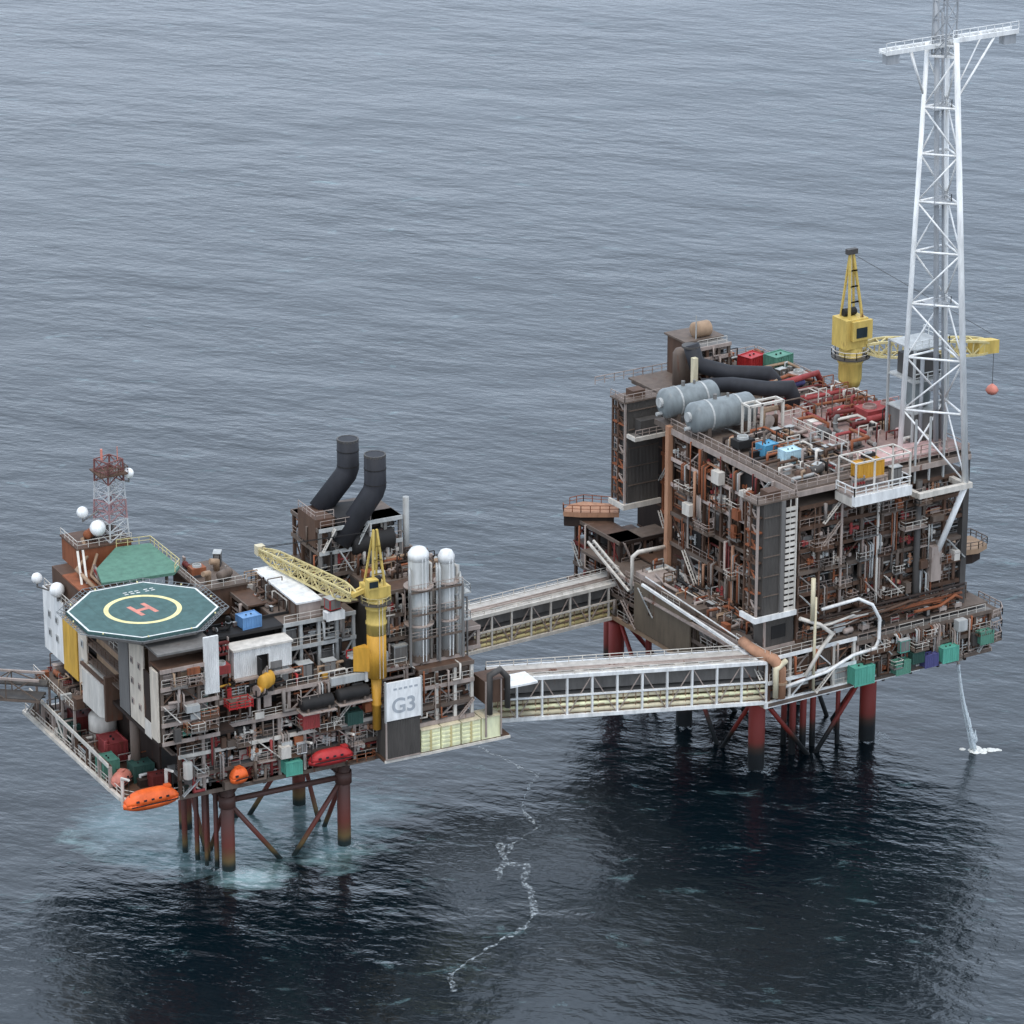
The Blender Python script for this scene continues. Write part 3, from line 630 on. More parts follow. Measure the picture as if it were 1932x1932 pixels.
for i in range(8):
    a, b = octa[i], octa[(i + 1) % 8]; ca = (hx, hy)
    q = lambda p, s: (ca[0] + (p[0] - ca[0]) * s, ca[1] + (p[1] - ca[1]) * s)
    k = len(e.v); e.v += [(*q(a, .995), 39.99), (*q(b, .995), 39.99), (*q(b, .965), 39.99), (*q(a, .965), 39.99)]; e.f.append((k, k + 1, k + 2, k + 3))
part('edge_line', e, 'marking', hd)
hh = MB(); HA = R(10)
def rot(p): return (hx + p[0] * cos(HA) - p[1] * sin(HA), hy + p[0] * sin(HA) + p[1] * cos(HA))
for x0, x1, y0, y1 in ((-1.5, -.8, -2, 2), (.8, 1.5, -2, 2), (-.8, .8, -.4, .4)):
    k = len(hh.v); hh.v += [(*rot(p), 39.99) for p in ((x0, y0), (x1, y0), (x1, y1), (x0, y1))]; hh.f.append((k, k + 1, k + 2, k + 3))
part('letter_h', hh, 'salmon', hd)
nm = MB()
for i, x in enumerate((4.4, 5.3, 6.2, 7.6, 8.5)):
    for yy in (6.2, 6.9): k = len(nm.v); nm.v += [(hx + x - 4.6, hy + yy + (.0), 39.99), (hx + x - 4.0, hy + yy, 39.99), (hx + x - 4.0, hy + yy + .25, 39.99), (hx + x - 4.6, hy + yy + .25, 39.99)]; nm.f.append((k, k + 1, k + 2, k + 3))
part('deck_lettering', nm, 'marking', hd)
nt_ = MB()
for i in range(8):   # sloping safety net round the rim
    a, b = octa[i], octa[(i + 1) % 8]; q = lambda p, s: (hx + (p[0] - hx) * s, hy + (p[1] - hy) * s)
    for s_, z in ((1.03, 39.55), (1.08, 39.75), (1.13, 39.95)): nt_.bar((*q(a, s_), z), (*q(b, s_), z), .05)
    for j in range(9):
        p0 = (a[0] + (b[0] - a[0]) * j / 9, a[1] + (b[1] - a[1]) * j / 9); nt_.bar((*q(p0, 1.0), 39.5), (*q(p0, 1.13), 39.95), .07)
part('safety_net', nt_, 'net', hd)
for i in range(8):
    a, b = octa[i], octa[(i + 1) % 8]; q = lambda p, s: (hx + (p[0] - hx) * s, hy + (p[1] - hy) * s)
    m = MB().bar((*q(a, .97), 39.2), (*q(b, .97), 39.2), .25).bar((*q(a, .8), 38.3), (*q(b, .8), 38.3), .2).bar((*q(a, .97), 39.2), (*q(a, .8), 38.3), .14).bar((*q(a, .8), 38.3), (*q(a, .45), 37.9), .14)
    for j in range(4):
        p0 = (a[0] + (b[0] - a[0]) * j / 4, a[1] + (b[1] - a[1]) * j / 4); p1 = (a[0] + (b[0] - a[0]) * (j + .5) / 4, a[1] + (b[1] - a[1]) * (j + .5) / 4)
        m.bar((*q(p0, .97), 39.2), (*q(p1, .8), 38.3), .09).bar((*q(p1, .8), 38.3), (*q(p0, .97), 39.2), .09)
    part('support_truss', m, 'grey', hd)
for x, y, z in ((-12, 4, 37.6), (-5, 4, 37.6), (-12, -3, 37.6), (-6, -3, 37.6), (-6, 11, 33), (-12, 11, 33)): part('support_post', MB().bar((x, y, z + .6), (x, y, 39.4), .28, 8), 'greybrown', hd, True)
hd.location.z -= .7; hd.scale = (.95, .95, 1)
# green apron behind
t = thing('green_deck_apron', 'green painted deck behind the helideck below the radio mast', 'deck', (-5, 20, 39), FL)
part('deck', MB().prism([(-11.0, 16.2), (-7.0, 15.6), (-.6, 15.2), (1.0, 17.0), (.9, 27.5), (-4.0, 28.2), (-9.6, 21.6)], 38.9, 39.3), 'deckgreen', t)
part('handrail', MB().rail([(-.4, 15.3, 39.3), (1.0, 17.0, 39.3), (.9, 27.4, 39.3), (-4.0, 28.1, 39.3)], 1.1, 1.5, .06), 'paleyellow', t)
for x, y in ((-8, 17.5), (-1, 17), (-1, 26), (-6, 23)): part('post', MB().bar((x, y, 33), (x, y, 38.9), .25, 8), 'greybrown', t, True)
# brown machinery house behind
t = thing('machinery_house', 'rusty brown stepped machinery house at the foot of the radio mast', 'building', (-9, 25, 33), FL)
part('wall', MB().box(-12, -5.2, 22, 33, 33.01, 36.2), 'brown', t); part('wall', MB().box(-9.6, -1.5, 28.6, 35, 36.21, 39.6), 'rust', t)
part('roof', MB().box(-12.2, -5.0, 21.8, 28.5, 36.21, 36.45), 'rust', t); part('roof', MB().box(-9.8, -1.3, 28.4, 35.2, 39.61, 39.85), 'brown', t)
part('handrail', MB().rail([(-12.9, 6, 33.0), (-12.9, 33.9, 33.0)], 1.2, 1.6, .06).rail([(-9.7, 35, 39.85), (-9.7, 28.5, 39.85), (-1.5, 28.5, 39.85)], 1.1, 1.5, .05), 'offwhite', t)
part('pipe_rack', MB().path([(-10.5, 20, 37), (-10.5, 27, 37.4), (-8, 29, 38.5), (-8, 31, 40.4)], .3).path([(-9.2, 18.5, 36.8), (-9.2, 25, 37), (-7, 28, 38.8)], .22), 'tan', t, True)
part('stair', MB().bar((-12.4, 19, 33), (-9.8, 28.3, 39.6), .22).bar((-11.6, 19, 33), (-9.0, 28.3, 39.6), .22), 'offwhite', t)
for i, (k, c, x, y, s) in enumerate((('duct', 'tan', -11.2, 20.2, 1.2), ('fan', 'tan', -8.2, 19.4, 1.1), ('drum', 'rust', -6.5, 31.5, .9), ('cab', 'brown', -3.5, 32, .9), ('man', 'beam', -8.6, 24, 1.0))):
    z = {0: 33.0, 1: 33.0, 2: 39.86, 3: 39.86, 4: 36.46}[i]
    place(k, c, (x, y, z), FL, 20 * i, (s, s, s), label=f"{NICE[c]} {EQ[k][1]} on the rusty machinery house roof behind the helideck" if i > 1 else f"{NICE[c]} {EQ[k][1]} on the quarters roof behind the helideck's left edge")

# ---- radio mast
mt = thing('radio_mast', 'red and white lattice radio mast behind the green deck', 'mast', (-3.6, 31, 39.85), FL)
def lattice(cx, cy, z0, z1, w0, w1, nseg, r, mb, ang=0):
    pts = []
    for i in range(nseg + 1):
        t_ = i / nseg; ww = (w0 + (w1 - w0) * t_) / 2; z = z0 + (z1 - z0) * t_
        pts.append([Vector((cx + ww * cos(R(ang + 45 + 90 * k)) * 1.414, cy + ww * sin(R(ang + 45 + 90 * k)) * 1.414, z)) for k in range(4)])
    for i in range(nseg):
        for k in range(4):
            k2 = (k + 1) % 4; mb.bar(pts[i][k], pts[i + 1][k], r); mb.bar(pts[i][k], pts[i + 1][k2] if (i + k) % 2 else pts[i + 1][k2], r * .6)
            mb.bar(pts[i][k2], pts[i + 1][k], r * .5)
            mb.bar(pts[i + 1][k], pts[i + 1][k2], r * .6)
    return mb
zz = [39.85, 42.7, 45.6, 48.3, 51.6]; ww = [3.6, 3.3, 3.1, 2.9, 2.8]
for i in range(4):
    part('lattice_section', lattice(-3.6, 31, zz[i], zz[i + 1], ww[i], ww[i + 1], 2, .16, MB(), 20), ('mastgrey', 'mastpink', 'mastgrey', 'mastred')[i], mt, label=('white', 'red', 'white', 'red')[i] + ' lattice section')
part('platform', MB().cbox(-3.6, 31, 49.6, 4.2, 4.2, .2).rail([(-5.7, 28.9, 49.8), (-1.5, 28.9, 49.8), (-1.5, 33.1, 49.8)], 1.0, 1.4, .06), 'brown', mt)
part('ladder', MB().bar((-3.2, 29.6, 39.9), (-3.2, 29.9, 51.5), .06).bar((-2.8, 29.6, 39.9), (-2.8, 29.9, 51.5), .06), 'lightgrey', mt)
part('antenna', MB().bar((-4.6, 31, 51.6), (-4.6, 31, 53.2), .18, 8).bar((-2.6, 30, 51.6), (-2.6, 30, 53.6), .07), 'salmon', mt)
def radome(px, py, pz, r, lab, base):
    t = thing('radome', lab, 'radome', (px, py, pz), FL, 'white radomes and dishes of the helideck platform')
    part('dome', MB().lathe((px, py, pz), [(r * sin(pi * i / 10) if 0 < i < 10 else .02, r - r * cos(pi * i / 10)) for i in range(11)], 18), 'flarewhite', t, True)
    part('bracket', MB().path([(px, py, pz + .1), (px, py, pz - .5), base], .12), 'grey', t)
radome(-7.8, 31, 43.4, .85, 'white drum antenna held out left of the mast, middle height', (-5.2, 31, 44.2))
radome(-6.2, 29.4, 41.0, 1.15, 'largest white dome, low on the left side of the radio mast', (-5.0, 30, 42.3))
radome(-1.0, 30, 48.6, .75, 'small white dome at the upper right of the radio mast', (-2.3, 30.6, 48.4))
radome(-15.4, 30, 35.2, .8, 'white dome on a long arm at the far left of the quarters', (-12.6, 30, 33.3))
radome(-13.2, 28, 33.4, 1.1, 'white dome low on the quarters roof edge, left of helideck', (-12.4, 28, 33.0))
# ---- white shed, long white roof shed
t = thing('white_shed', 'big white box shed with open dark doorway between helideck and crane', 'shed', (4, -4, 31), FL)
part('wall', MB().box(-.2, 3.2, -4.2, -3.9, 30.4, 34.3), 'cladding_white', t); part('wall', MB().box(5.0, 8.4, -4.2, -3.9, 30.9, 34.3), 'cladding_white', t)
part('wall', MB().box(3.2, 5.0, -4.2, -3.9, 33.2, 34.3), 'cladding_white', t); part('wall', MB().box(-.2, .1, -3.89, -1.5, 30.4, 34.3), 'cladding_white', t)
part('interior', MB().box(3.0, 5.2, -3.2, -3.0, 30.4, 33.2), 'dark', t); part('roof', MB().box(-.4, 8.6, -4.4, -1.4, 34.31, 34.6), 'offwhite', t)
part('door', MB().box(3.2, 3.35, -5.6, -4.21, 30.4, 33.1), 'dark', t); part('equipment_deck', MB().box(-3.6, 8.6, -1.2, 2.2, 35.2, 35.6), 'dark', t); part('floor', MB().box(-.3, 8.5, -4.9, -1.3, 30.1, 30.38), 'beam', t)
part('louvre', MB().box(5.2, 6.9, -4.3, -4.21, 30.9, 31.9), 'grey', t)
place('cont', 'blue', (4.2, .6, 35.61), FL, 5, (.95, .9, .7), label='blue container on the dark deck behind the big white shed')
place('duct', 'dark', (.6, .6, 35.61), FL, 0, (1.0, 1, .7), label='black vent duct left of the blue container behind the white shed')
place('man', 'maroon', (-2.0, -3.6, 33.0), FL, 0, (1.0, 1.0, 1.7), label='maroon valve manifold in the gap between helideck and white shed')
place('fan', 'redpipe', (-2.0, -4.0, 31.0), FL, 0, (.9, .9, 1.1), label='dull red air cooler box below the helideck, left of white shed')
t = thing('long_shed', 'long narrow shed with bright white roof under the crane boom', 'shed', (13, 6, 36), FL)
part('roof', MB().box(10.9, 14.8, -.6, 14.2, 37.9, 38.15), 'white', t); part('wall', MB().box(11.1, 11.3, -.4, 14, 33, 37.9), 'greybrown', t); part('wall', MB().box(11.3, 14.6, -.4, -.2, 35.6, 37.9), 'beam', t)
part('wall', MB().box(14.4, 14.6, -.2, 14, 33, 37.9), 'brown', t)
m = MB()
for y in range(0, 14, 2): m.box(10.98, 11.1, y, y + .3, 33, 37.8)
part('wall_rib', m, 'brown', t)
place('cont', 'white', (15.6, -2.6, 35.7), FL, 0, (.9, .5, .5), label='low white container right of the long white roof')
place('cab', 'red', (15.6, -2.2, 37.05), FL, 10, (1.0, 1.3, .8), label='red cabinet at the right end of the long white roof')
facade(up, FL, (6.5, 6), (0, 1), (1, 0), 12, (33.0, 36.2), 4, rg, 3, 'greybrown', 'brown', 'brown', npipes=10, equip=None)
t = thing('rear_deckhouse', 'rusty brown deckhouse behind the helideck, left of the long white roof', 'deckhouse', (5, 16, 33), FL)
part('wall', MB().box(2, 9, 12, 22, 33, 37), 'brown', t); part('roof', MB().box(1.8, 9.2, 11.8, 22.2, 37, 37.3), 'greybrown', t)
part('vent', MB().path([(4, 14, 37.3), (4, 14, 38.8), (3, 13.4, 39)], .4), 'tan', t, True); part('vent', MB().path([(7, 18, 37.3), (7, 18, 38.6), (6, 18, 38.8)], .45), 'tan', t, True)
part('handrail', MB().rail([(1.9, 22, 37.3), (1.9, 12, 37.3), (9, 12, 37.3)], 1.1, 1.6, .05), 'offwhite', t)
part('base_wall', MB().box(2.2, 8.8, 12.2, 21.8, 28, 33), 'darkbrown', t)
for i, (k, c, x, y) in enumerate((('fan', 'rust', 3.6, 17), ('drum', 'greybrown', 6.5, 14), ('cab', 'darkbrown', 8, 20), ('pump', 'maroon', 3.4, 20.4))):
    place(k, c, (x, y, 37.31), FL, 30 * i, (.9,) * 3, label=f"{NICE[c]} {EQ[k][1]} on the brown deckhouse roof behind the helideck")

# ---- exhaust tower with two black stacks
ex = thing('exhaust_tower', 'grey brown steel tower carrying the two black exhaust stacks', 'tower', (16, 6, 28), FL)
facade(ex, FL, (17.2, 5.4), (1, 0), (0, 1), 12.8, (31, 35.6, 39.0, 42.4, 45.8), 5, rg, 3.4, 'lightgrey', 'grey', 'darkgrey', npipes=34, nspool=24, equip=(0, 4, 4, 4), place_name='exhaust tower', levels=('base', 'low level', 'middle level', 'high level', 'top'), braces=.6, pipecols=('lightgrey', 'grey', 'dark', 'pipe', 'offwhite'), topdeck=True)
facade(ex, FL, (17.2, 5.6), (0, 1), (1, 0), 9, (35.6, 39.0, 42.4, 45.8), 3, rg, 3.0, 'greybrown', 'greybrown', 'greybrown', npipes=10, equip=None)
part('core', MB().box(18.6, 29.4, 9.0, 14.6, 31, 45.2), 'greybrown', ex)
part('deck_plate', MB().box(17.3, 30, 5.5, 14.8, 45.5, 45.8), 'greybrown', ex)
part('silencer', MB().lathe((17.2, 8.5, 44.8), dome(1.9, 0, 6, 4, .3), 14, 'x').lathe((22, 6.2, 42.6), dome(1.7, 0, 7, 4, .3), 14, 'x'), 'dark', ex, True)
part('side_box', MB().box(17.0, 20.0, 6.2, 12, 42.8, 47.0), 'brown', ex); part('handrail', MB().rail([(17.1, 12, 47), (17.1, 6.3, 47), (19.9, 6.3, 47)], 1.1, 1.4, .06), 'beam', ex); part('hot_casing', MB().prism([(20.1, 5.6), (25.4, 5.6), (26.4, 10.6), (19.4, 12)], 45.81, 47.0), 'dark', ex)
def stack(lab, a, b, y, ztop, zk, xb, zb):
    t = thing('exhaust_stack', lab, 'exhaust stack', (xb, y, zb), FL, 'black exhaust stacks')
    part('pipe', MB().path([(xb - .5, y, zb - .9), (a - .35, y, zk - .45), (a, y, zk + .5), (a, y, ztop)], 1.55, 20), 'stack', t, True)
    part('rim', MB().lathe((a, y, ztop - .3), [(1.56, 0), (1.56, .34), (1.36, .34), (1.36, .0)], 18), 'darkgrey', t)
    [part('flange', MB().lathe((a, y, zk + .8 + i_ * 2.2), [(1.6, 0), (1.6, .14)], 18), 'dark', t) for i_ in range(2)]; part('bracket', MB().box(a - 1.6, a + 1.6, y + 1.4, y + 1.7, zk - 1.5, zk - 1.0), 'grey', t)
stack('left black exhaust stack, the taller of the pair, bent at mid height', 24.4, 0, 11.0, 56.3, 51.6, 20.2, 47.4)
stack('right black exhaust stack, nearer and lower of the bent pair', 26.2, 0, 6.0, 55.3, 50.2, 21.0, 43.9)
t = thing('vent_pole', 'tall pale vent pipe right of the black exhaust stacks', 'vent', (31, 6, 36), FL)
part('pipe', MB().path([(30.9, 6, 38.5), (30.9, 6, 48.2)], .45, 10), 'lightgrey', t, True); part('bracket', MB().box(29.8, 30.5, 5.8, 6.2, 43, 43.3), 'grey', t); part('stand', MB().box(30.2, 31.6, 5.4, 6.6, 35.6, 38.5), 'offwhite', t)
# ---- two white vessel towers
def tower_vessel(lab, x, r, ztop, z0=28.0, y=-4.4):
    t = thing('vessel_tower', lab, 'vessel', (x, y, z0), FL, 'tall white vessel towers')
    part('shell', MB().lathe((x, y, z0 + 1), [(r, 0), (r, 6.8), (r * 1.06, 6.9), (r * 1.06, 7.2), (r, 7.3), (r, ztop - z0 - 2.8), (r * .92, ztop - z0 - 2.1), (r * .6, ztop - z0 - 1.4), (.05, ztop - z0 - 1.1)], 20), 'towerwhite', t, True)
    part('cap', MB().lathe((x, y, ztop - 1.9), [(r * 1.02, 0), (r * 1.02, .9), (r * .7, 1.6), (.05, 1.9)], 20), 'white', t, True)
    part('skirt', MB().lathe((x, y, z0), [(r * 1.05, 0), (r * 1.0, 1.2)], 16), 'greybrown', t)
    part('ladder', MB().bar((x - .2, y - r - .25, z0 + .3), (x - .2, y - r - .25, ztop - 1), .07).bar((x + .3, y - r - .25, z0 + .3), (x + .3, y - r - .25, ztop - 1), .07), 'white', t)
    for z in (z0 + 5.5, z0 + 11): part('ring_platform', MB().lathe((x, y, z), [(r + .7, 0), (r + .7, .15), (r + .05, .15), (r + .05, 0)], 16), 'beam', t)
    part('feed_pipe', MB().path([(x + r + .3, y - .3, z0), (x + r + .3, y - .3, ztop - 2.8), (x, y, ztop - 1.4)], .2, 8), 'offwhite', t, True)
tower_vessel('broad white vessel tower, left of the pair at the platform end', 27.7, 1.45, 44.9)
tower_vessel('narrow white vessel tower, right of the pair at the platform end', 32.0, 1.15, 43.8)
t = thing('riser_rack', 'tall grey pipe rack at the right corner of the helideck platform', 'pipe rack', (34.5, -4.5, 28), FL)
for i, x in enumerate((33.7, 34.5, 35.1)): part('riser', MB().path([(x, -4.6, 21 + i), (x, -4.6, 41 - 2.5 * i), (x - 1.5, -3, 41 - 2.5 * i)], .2 - .03 * i, 8), ('lightgrey', 'silver', 'grey')[i], t, True)
part('frame', MB().rail([(33, -5, 33), (35.4, -5, 33), (35.4, -1, 33)], 1.1, 1.2, .06).rail([(33, -5, 37), (35.4, -5, 37), (35.4, -1, 37)], 1.1, 1.2, .06).box(33, 35.5, -5.1, -1, 32.8, 33).box(33, 35.5, -5.1, -1, 36.8, 37), 'lightgrey', t)

# ---- crane
def boom_lattice(p, q, w0, w1, n, r, sag=0, side=None):
    p = Vector(p); q = Vector(q); d = (q - p).normalized(); a = d.cross(Vector((0, 0, 1))).normalized(); b = a.cross(d)
    mb = MB(); P_ = []
    for i in range(n + 1):
        t_ = i / n; ww = w0 + (w1 - w0) * min(1, t_ * 1.0); 
        if t_ < .12: ww *= .5 + t_ / .24
        if t_ > .88: ww *= .45 + (1 - t_) / .22
        c = p.lerp(q, t_); P_.append([c + a * ww / 2 * sx + b * ww / 2 * sy for sx, sy in ((-1, -1), (1, -1), (1, 1), (-1, 1))])
    for i in range(n):
        for k in range(4):
            k2 = (k + 1) % 4; mb.bar(P_[i][k], P_[i + 1][k], r); mb.bar(P_[i][k], P_[i + 1][k2], r * .6) if i % 2 else mb.bar(P_[i][k2], P_[i + 1][k], r * .6); mb.bar(P_[i + 1][k], P_[i + 1][k2], r * .5)
    return mb
cr_ = thing('pedestal_crane', 'yellow pedestal crane with its lattice boom laid back over the white roof', 'crane', (20.3, -6.2, 20), FL)
cx, cy = 20.3, -6.2
part('pedestal', MB().lathe((cx, cy, 27.6), [(1.35, 0), (1.35, 6.4)], 20), 'amber', cr_, True, 'amber lower pedestal')
part('pedestal', MB().lathe((cx, cy, 34.0), [(1.36, 0), (1.36, 1.4), (1.5, 1.5), (1.5, 1.8), (1.36, 1.9), (1.36, 3.6), (1.5, 3.7), (1.5, 4.0), (1.3, 4.1), (1.3, 5.6)], 20), 'craneyellow', cr_, True, 'yellow upper pedestal')
part('lower_pedestal', MB().lathe((cx - .2, cy - .2, 19.8), [(.6, 0), (.6, 3.5), (.7, 3.6), (.7, 3.9), (.6, 4.0), (.75, 7.8)], 16), 'amber', cr_, True)
part('ladder', MB().bar((cx - .25, cy - 1.55, 27.8), (cx - .25, cy - 1.55, 39.4), .05).bar((cx + .25, cy - 1.55, 27.8), (cx + .25, cy - 1.55, 39.4), .05), 'offwhite', cr_)
part('access_ring', MB().lathe((cx, cy, 38.6), [(2.2, 0), (2.2, .16), (1.4, .16), (1.4, 0)], 16), 'darkgrey', cr_)
part('ring_rail', MB().rail([(cx + 2.1 * cos(R(q * 36)), cy + 2.1 * sin(R(q * 36)), 38.76) for q in range(11)], 1.0, 1.5, .05), 'paleyellow', cr_)
part('winch', MB().lathe((cx - .9, cy + .6, 41.7), [(.5, 0), (.5, 1.8)], 12, 'x'), 'dark', cr_)
part('side_bracket', MB().prism([(cx - 3.2, cy + .8), (cx - 1.2, cy - .4), (cx - 1.2, cy + 1.2)], 28.6, 32.2), 'amber', cr_)
part('slewing_house', MB().box(cx - 1.6, cx + 1.6, cy - 1.4, cy + 1.9, 39.6, 41.2).box(cx - 1.9, cx - .4, cy - 1.8, cy - .6, 41.2, 42.6), 'craneyellow', cr_)
part('cab_window', MB().box(cx - 1.8, cx - .5, cy - 1.85, cy - 1.8, 41.5, 42.4), 'glass', cr_)
m = MB()
for sx in (-1, 1):
    m.bar((cx + .9 * sx, cy - 1, 41.2), (cx + .25 * sx, cy, 49.2), .2).bar((cx + .9 * sx, cy + 1.7, 41.2), (cx + .25 * sx, cy, 49.2), .17)
    for z, s_ in ((43, .72), (45, .56), (47, .4)): m.bar((cx - s_, cy - .8, z), (cx + s_, cy - .8, z), .1)
part('a_frame', m, 'craneyellow', cr_)
part('boom', boom_lattice((17.2, -5.6, 39.7), (13.4, 16.8, 39.4), 2.0, 1.6, 13, .17), 'paleyellow', cr_)
part('boom_tip', MB().box(12.8, 14.0, 16.7, 17.9, 38.8, 40.2), 'cream', cr_)
part('boom_foot', MB().bar((19.2, -5.8, 40.6), (17.0, -5.4, 39.8), .4).bar((19.2, -4.8, 40.6), (17.2, -4.7, 39.8), .3), 'craneyellow', cr_)
part('pendant_cable', MB().bar((cx, cy, 49.0), (13.4, 16.5, 40.2), .05).bar((cx + .4, cy, 49.0), (13.8, 16.0, 40.2), .05), 'dark', cr_)
part('boom_rest', MB().bar((13.2, 12.5, 38.2), (13.2, 12.5, 38.4), .2).bar((12.9, 12.5, 38.5), (15.2, 12.5, 38.5), .15), 'lightgrey', cr_)
t = thing('crane_base_bracket', 'white and black bracket below the yellow crane pedestal on the front edge', 'bracket', (18, -5.6, 27), FL)
part('plate', MB().box(13.5, 18.6, -6.0, -5.4, 27.3, 28.4), 'lightgrey', t); part('end_plate', MB().prism([(18.6, -6.1), (19.0, -6.1), (19.0, -5.4), (18.6, -5.4)], 27.0, 28.9), 'white', t)
for i, (x0, x1, z) in enumerate(((8.5, 13.6, 25.6), (14.0, 19.0, 25.9))):
    t = thing('storage_drum', ('left' if i == 0 else 'right') + ' of two long black tanks along the front edge below the crane', 'tank', (x0, -6.4, z), FL, 'long black tanks')
    part('shell', MB().lathe((x0, -6.3, z), dome(.95, 0, x1 - x0, 4, .4), 14, 'x'), 'dark', t, True)
    part('saddle', MB().box(x0 + .8, x0 + 1.1, -7.1, -5.2, z - 1.1, z - .5).box(x1 - 1.1, x1 - .8, -7.1, -5.2, z - 1.1, z - .5), 'greybrown', t)
    part('walkway', MB().box(x0, x1, -7.5, -5.2, z - 1.25, z - 1.1), 'beam', t)

# ---- sign board and boxes at the lower right
t = thing('sign_board', 'white sign board with large grey characters G3 facing the sea', 'sign', (23.3, -8.4, 21.5), FL)
part('board', MB().box(20.6, 25.9, -8.5, -8.2, 21.5, 27.2), 'flarewhite', t)
part('frame_post', MB().box(20.4, 20.6, -8.55, -8.15, 21.3, 27.4), 'lightgrey', t); part('frame_post', MB().box(25.9, 26.1, -8.55, -8.15, 21.3, 27.4), 'lightgrey', t)
def letters(txt, size, x, z, parent, name, y=-8.53, d=.012):
    cu = bpy.data.curves.new('lettering', 'FONT'); cu.body = txt; cu.size = size; cu.extrude = d; cu.align_x = 'CENTER'; cu.offset = size * .018
    ob = bpy.data.objects.new('lettering', cu); COL.objects.link(ob); dg = bpy.context.evaluated_depsgraph_get(); me = bpy.data.meshes.new_from_object(ob.evaluated_get(dg)); bpy.data.objects.remove(ob)
    mb = MB(); mb.v = [(x + v.co.x, y + v.co.z, z + v.co.y) for v in me.vertices]; mb.f = [tuple(reversed(p.vertices)) for p in me.polygons]; bpy.data.meshes.remove(me)
    part(name, mb, 'letter', parent)
letters('G', 3.1, 22.5, 22.6, t, 'character'); letters('3', 3.1, 24.4, 22.6, t, 'character')
lt = MB()
for x in (21.7, 22.5, 23.3, 24.1, 24.9): lt.box(x, x + .5, -8.53, -8.505, 26.0, 26.3)
part('text_line', lt, 'letter', t)
t = thing('dark_clad_box', 'dark grey clad box directly below the white sign board', 'equipment box', (23, -8, 15.8), FL)
part('body', MB().box(20.7, 25.8, -8.35, -5.2, 15.65, 21.3), 'cladding', t); part('frame', MB().box(20.5, 20.7, -8.45, -8.2, 15.6, 21.3).box(20.7, 25.8, -8.45, -8.36, 15.6, 15.8), 'beam', t)
for i in range(4):
    x0 = 26.1 + i * 3.15; t = thing('louvred_box', f"{'lower pale yellow louvred box, ' + ORD[i] + ' from left below the bridge landing'}", 'equipment box', (x0, -8, 15.7), FL, 'pale yellow louvred boxes')
    zt = 18.9
    part('body', MB().box(x0, x0 + 2.95, -8.1, -5.4, 15.65, zt), 'palecream', t); m = MB()
    if i < 3:
        for k in range(5): m.box(x0 + .1, x0 + 2.85, -8.22, -8.11, 16.0 + k * .62, 16.28 + k * .62)
        part('louvre', m, 'palecream', t); part('divider', MB().box(x0 + 1.3, x0 + 1.6, -8.26, -8.11, 15.7, zt - .02), 'paleyellow', t)
    part('lid', MB().box(x0 - .02, x0 + 2.97, -8.3, -5.35, zt, zt + .12), 'cream', t)
    part('foot', MB().box(x0 + .3, x0 + .7, -7.8, -7.2, 15.2, 15.65), 'dark', t)

# ---- lifeboats
def boat(lab, col, c, ang, L=8.5, B=2.6, H=2.6, canopy=None):
    t = thing('lifeboat', lab, 'lifeboat', c, FL, 'enclosed lifeboats'); t.rotation_euler = (0, 0, FL.a + R(ang))
    n = 12; mb = MB(); prof = []
    for i in range(n + 1):
        u = -1 + 2 * i / n; wv = (1 - abs(u) ** 2.6) ** .5 * B / 2 + .04; dp = .55 + .45 * (1 - abs(u) ** 3)
        prof.append([(u * L / 2, wv * sx, sz) for sx, sz in ((0, H * (.42 - .42 * dp)), (.6, H * (.42 - .34 * dp)), (1, H * .3), (1.02, H * .42), (-1.02, H * .42), (-1, H * .3), (-.6, H * (.42 - .34 * dp)))])
    def loft(rows, mb):
        k = len(mb.v); m = len(rows[0])
        for r in rows: mb.v += [(c[0] + x, c[1] + y, c[2] + z) for x, y, z in r]
        for i in range(len(rows) - 1):
            for j in range(m):
                j2 = (j + 1) % m; mb.f.append((k + i * m + j, k + (i + 1) * m + j, k + (i + 1) * m + j2, k + i * m + j2))
        mb.f.append(tuple(k + j for j in range(m))); mb.f.append(tuple(k + (len(rows) - 1) * m + j for j in reversed(range(m))))
    loft(prof, mb); part('hull', mb, col, t, True)
    rows = []
    for i in range(n + 1):
        u = -.93 + 1.86 * i / n; wv = (1 - abs(u) ** 3) ** .5 * B / 2 * .94 + .03; hh = (1 - abs(u) ** 4) * H * .55
        rows.append([(u * L / 2, wv * cos(pi * j / 8), H * .42 + hh * sin(pi * j / 8)) for j in range(9)])
    mb = MB(); loft(rows, mb); part('canopy', mb, canopy or col, t, True)
    for q_ in range(int(L / 1.5)): part('window', MB().cbox(c[0] - L * .3 + q_ * 1.1, c[1] - B * .43, c[2] + H * .56, .42, .16, .26), 'glass', t)
    part('rubbing_strake', MB().bar((c[0] - L * .42, c[1] - B / 2 - .02, c[2] + H * .41), (c[0] + L * .42, c[1] - B / 2 - .02, c[2] + H * .41), .09), 'dark', t)
    part('hatch', MB().cbox(c[0] + (L * .3 if L > 5 else 0), c[1], c[2] + H * .88, .9, .8, .3), canopy or col, t)
    return t
def davit(c, lab, d=(0, -1)):
    t = thing('davit', lab, 'davit', c, FL, 'white boat davits')
    for s_ in (-3.2, 3.2):
        x, y, z = c[0] + s_ * (1 if d[1] else 0), c[1] + s_ * (1 if d[0] else 0), c[2]
        part('arm', MB().path([(x, y, z), (x, y, z + 4.2), (x + d[0] * 2.4, y + d[1] * 2.4, z + 4.9)], .2, 6), 'offwhite', t)
        part('fall_wire', MB().bar((x + d[0] * 2.4, y + d[1] * 2.4, z + 4.8), (x + d[0] * 2.4, y + d[1] * 2.4, z + 1.9), .05), 'dark', t)
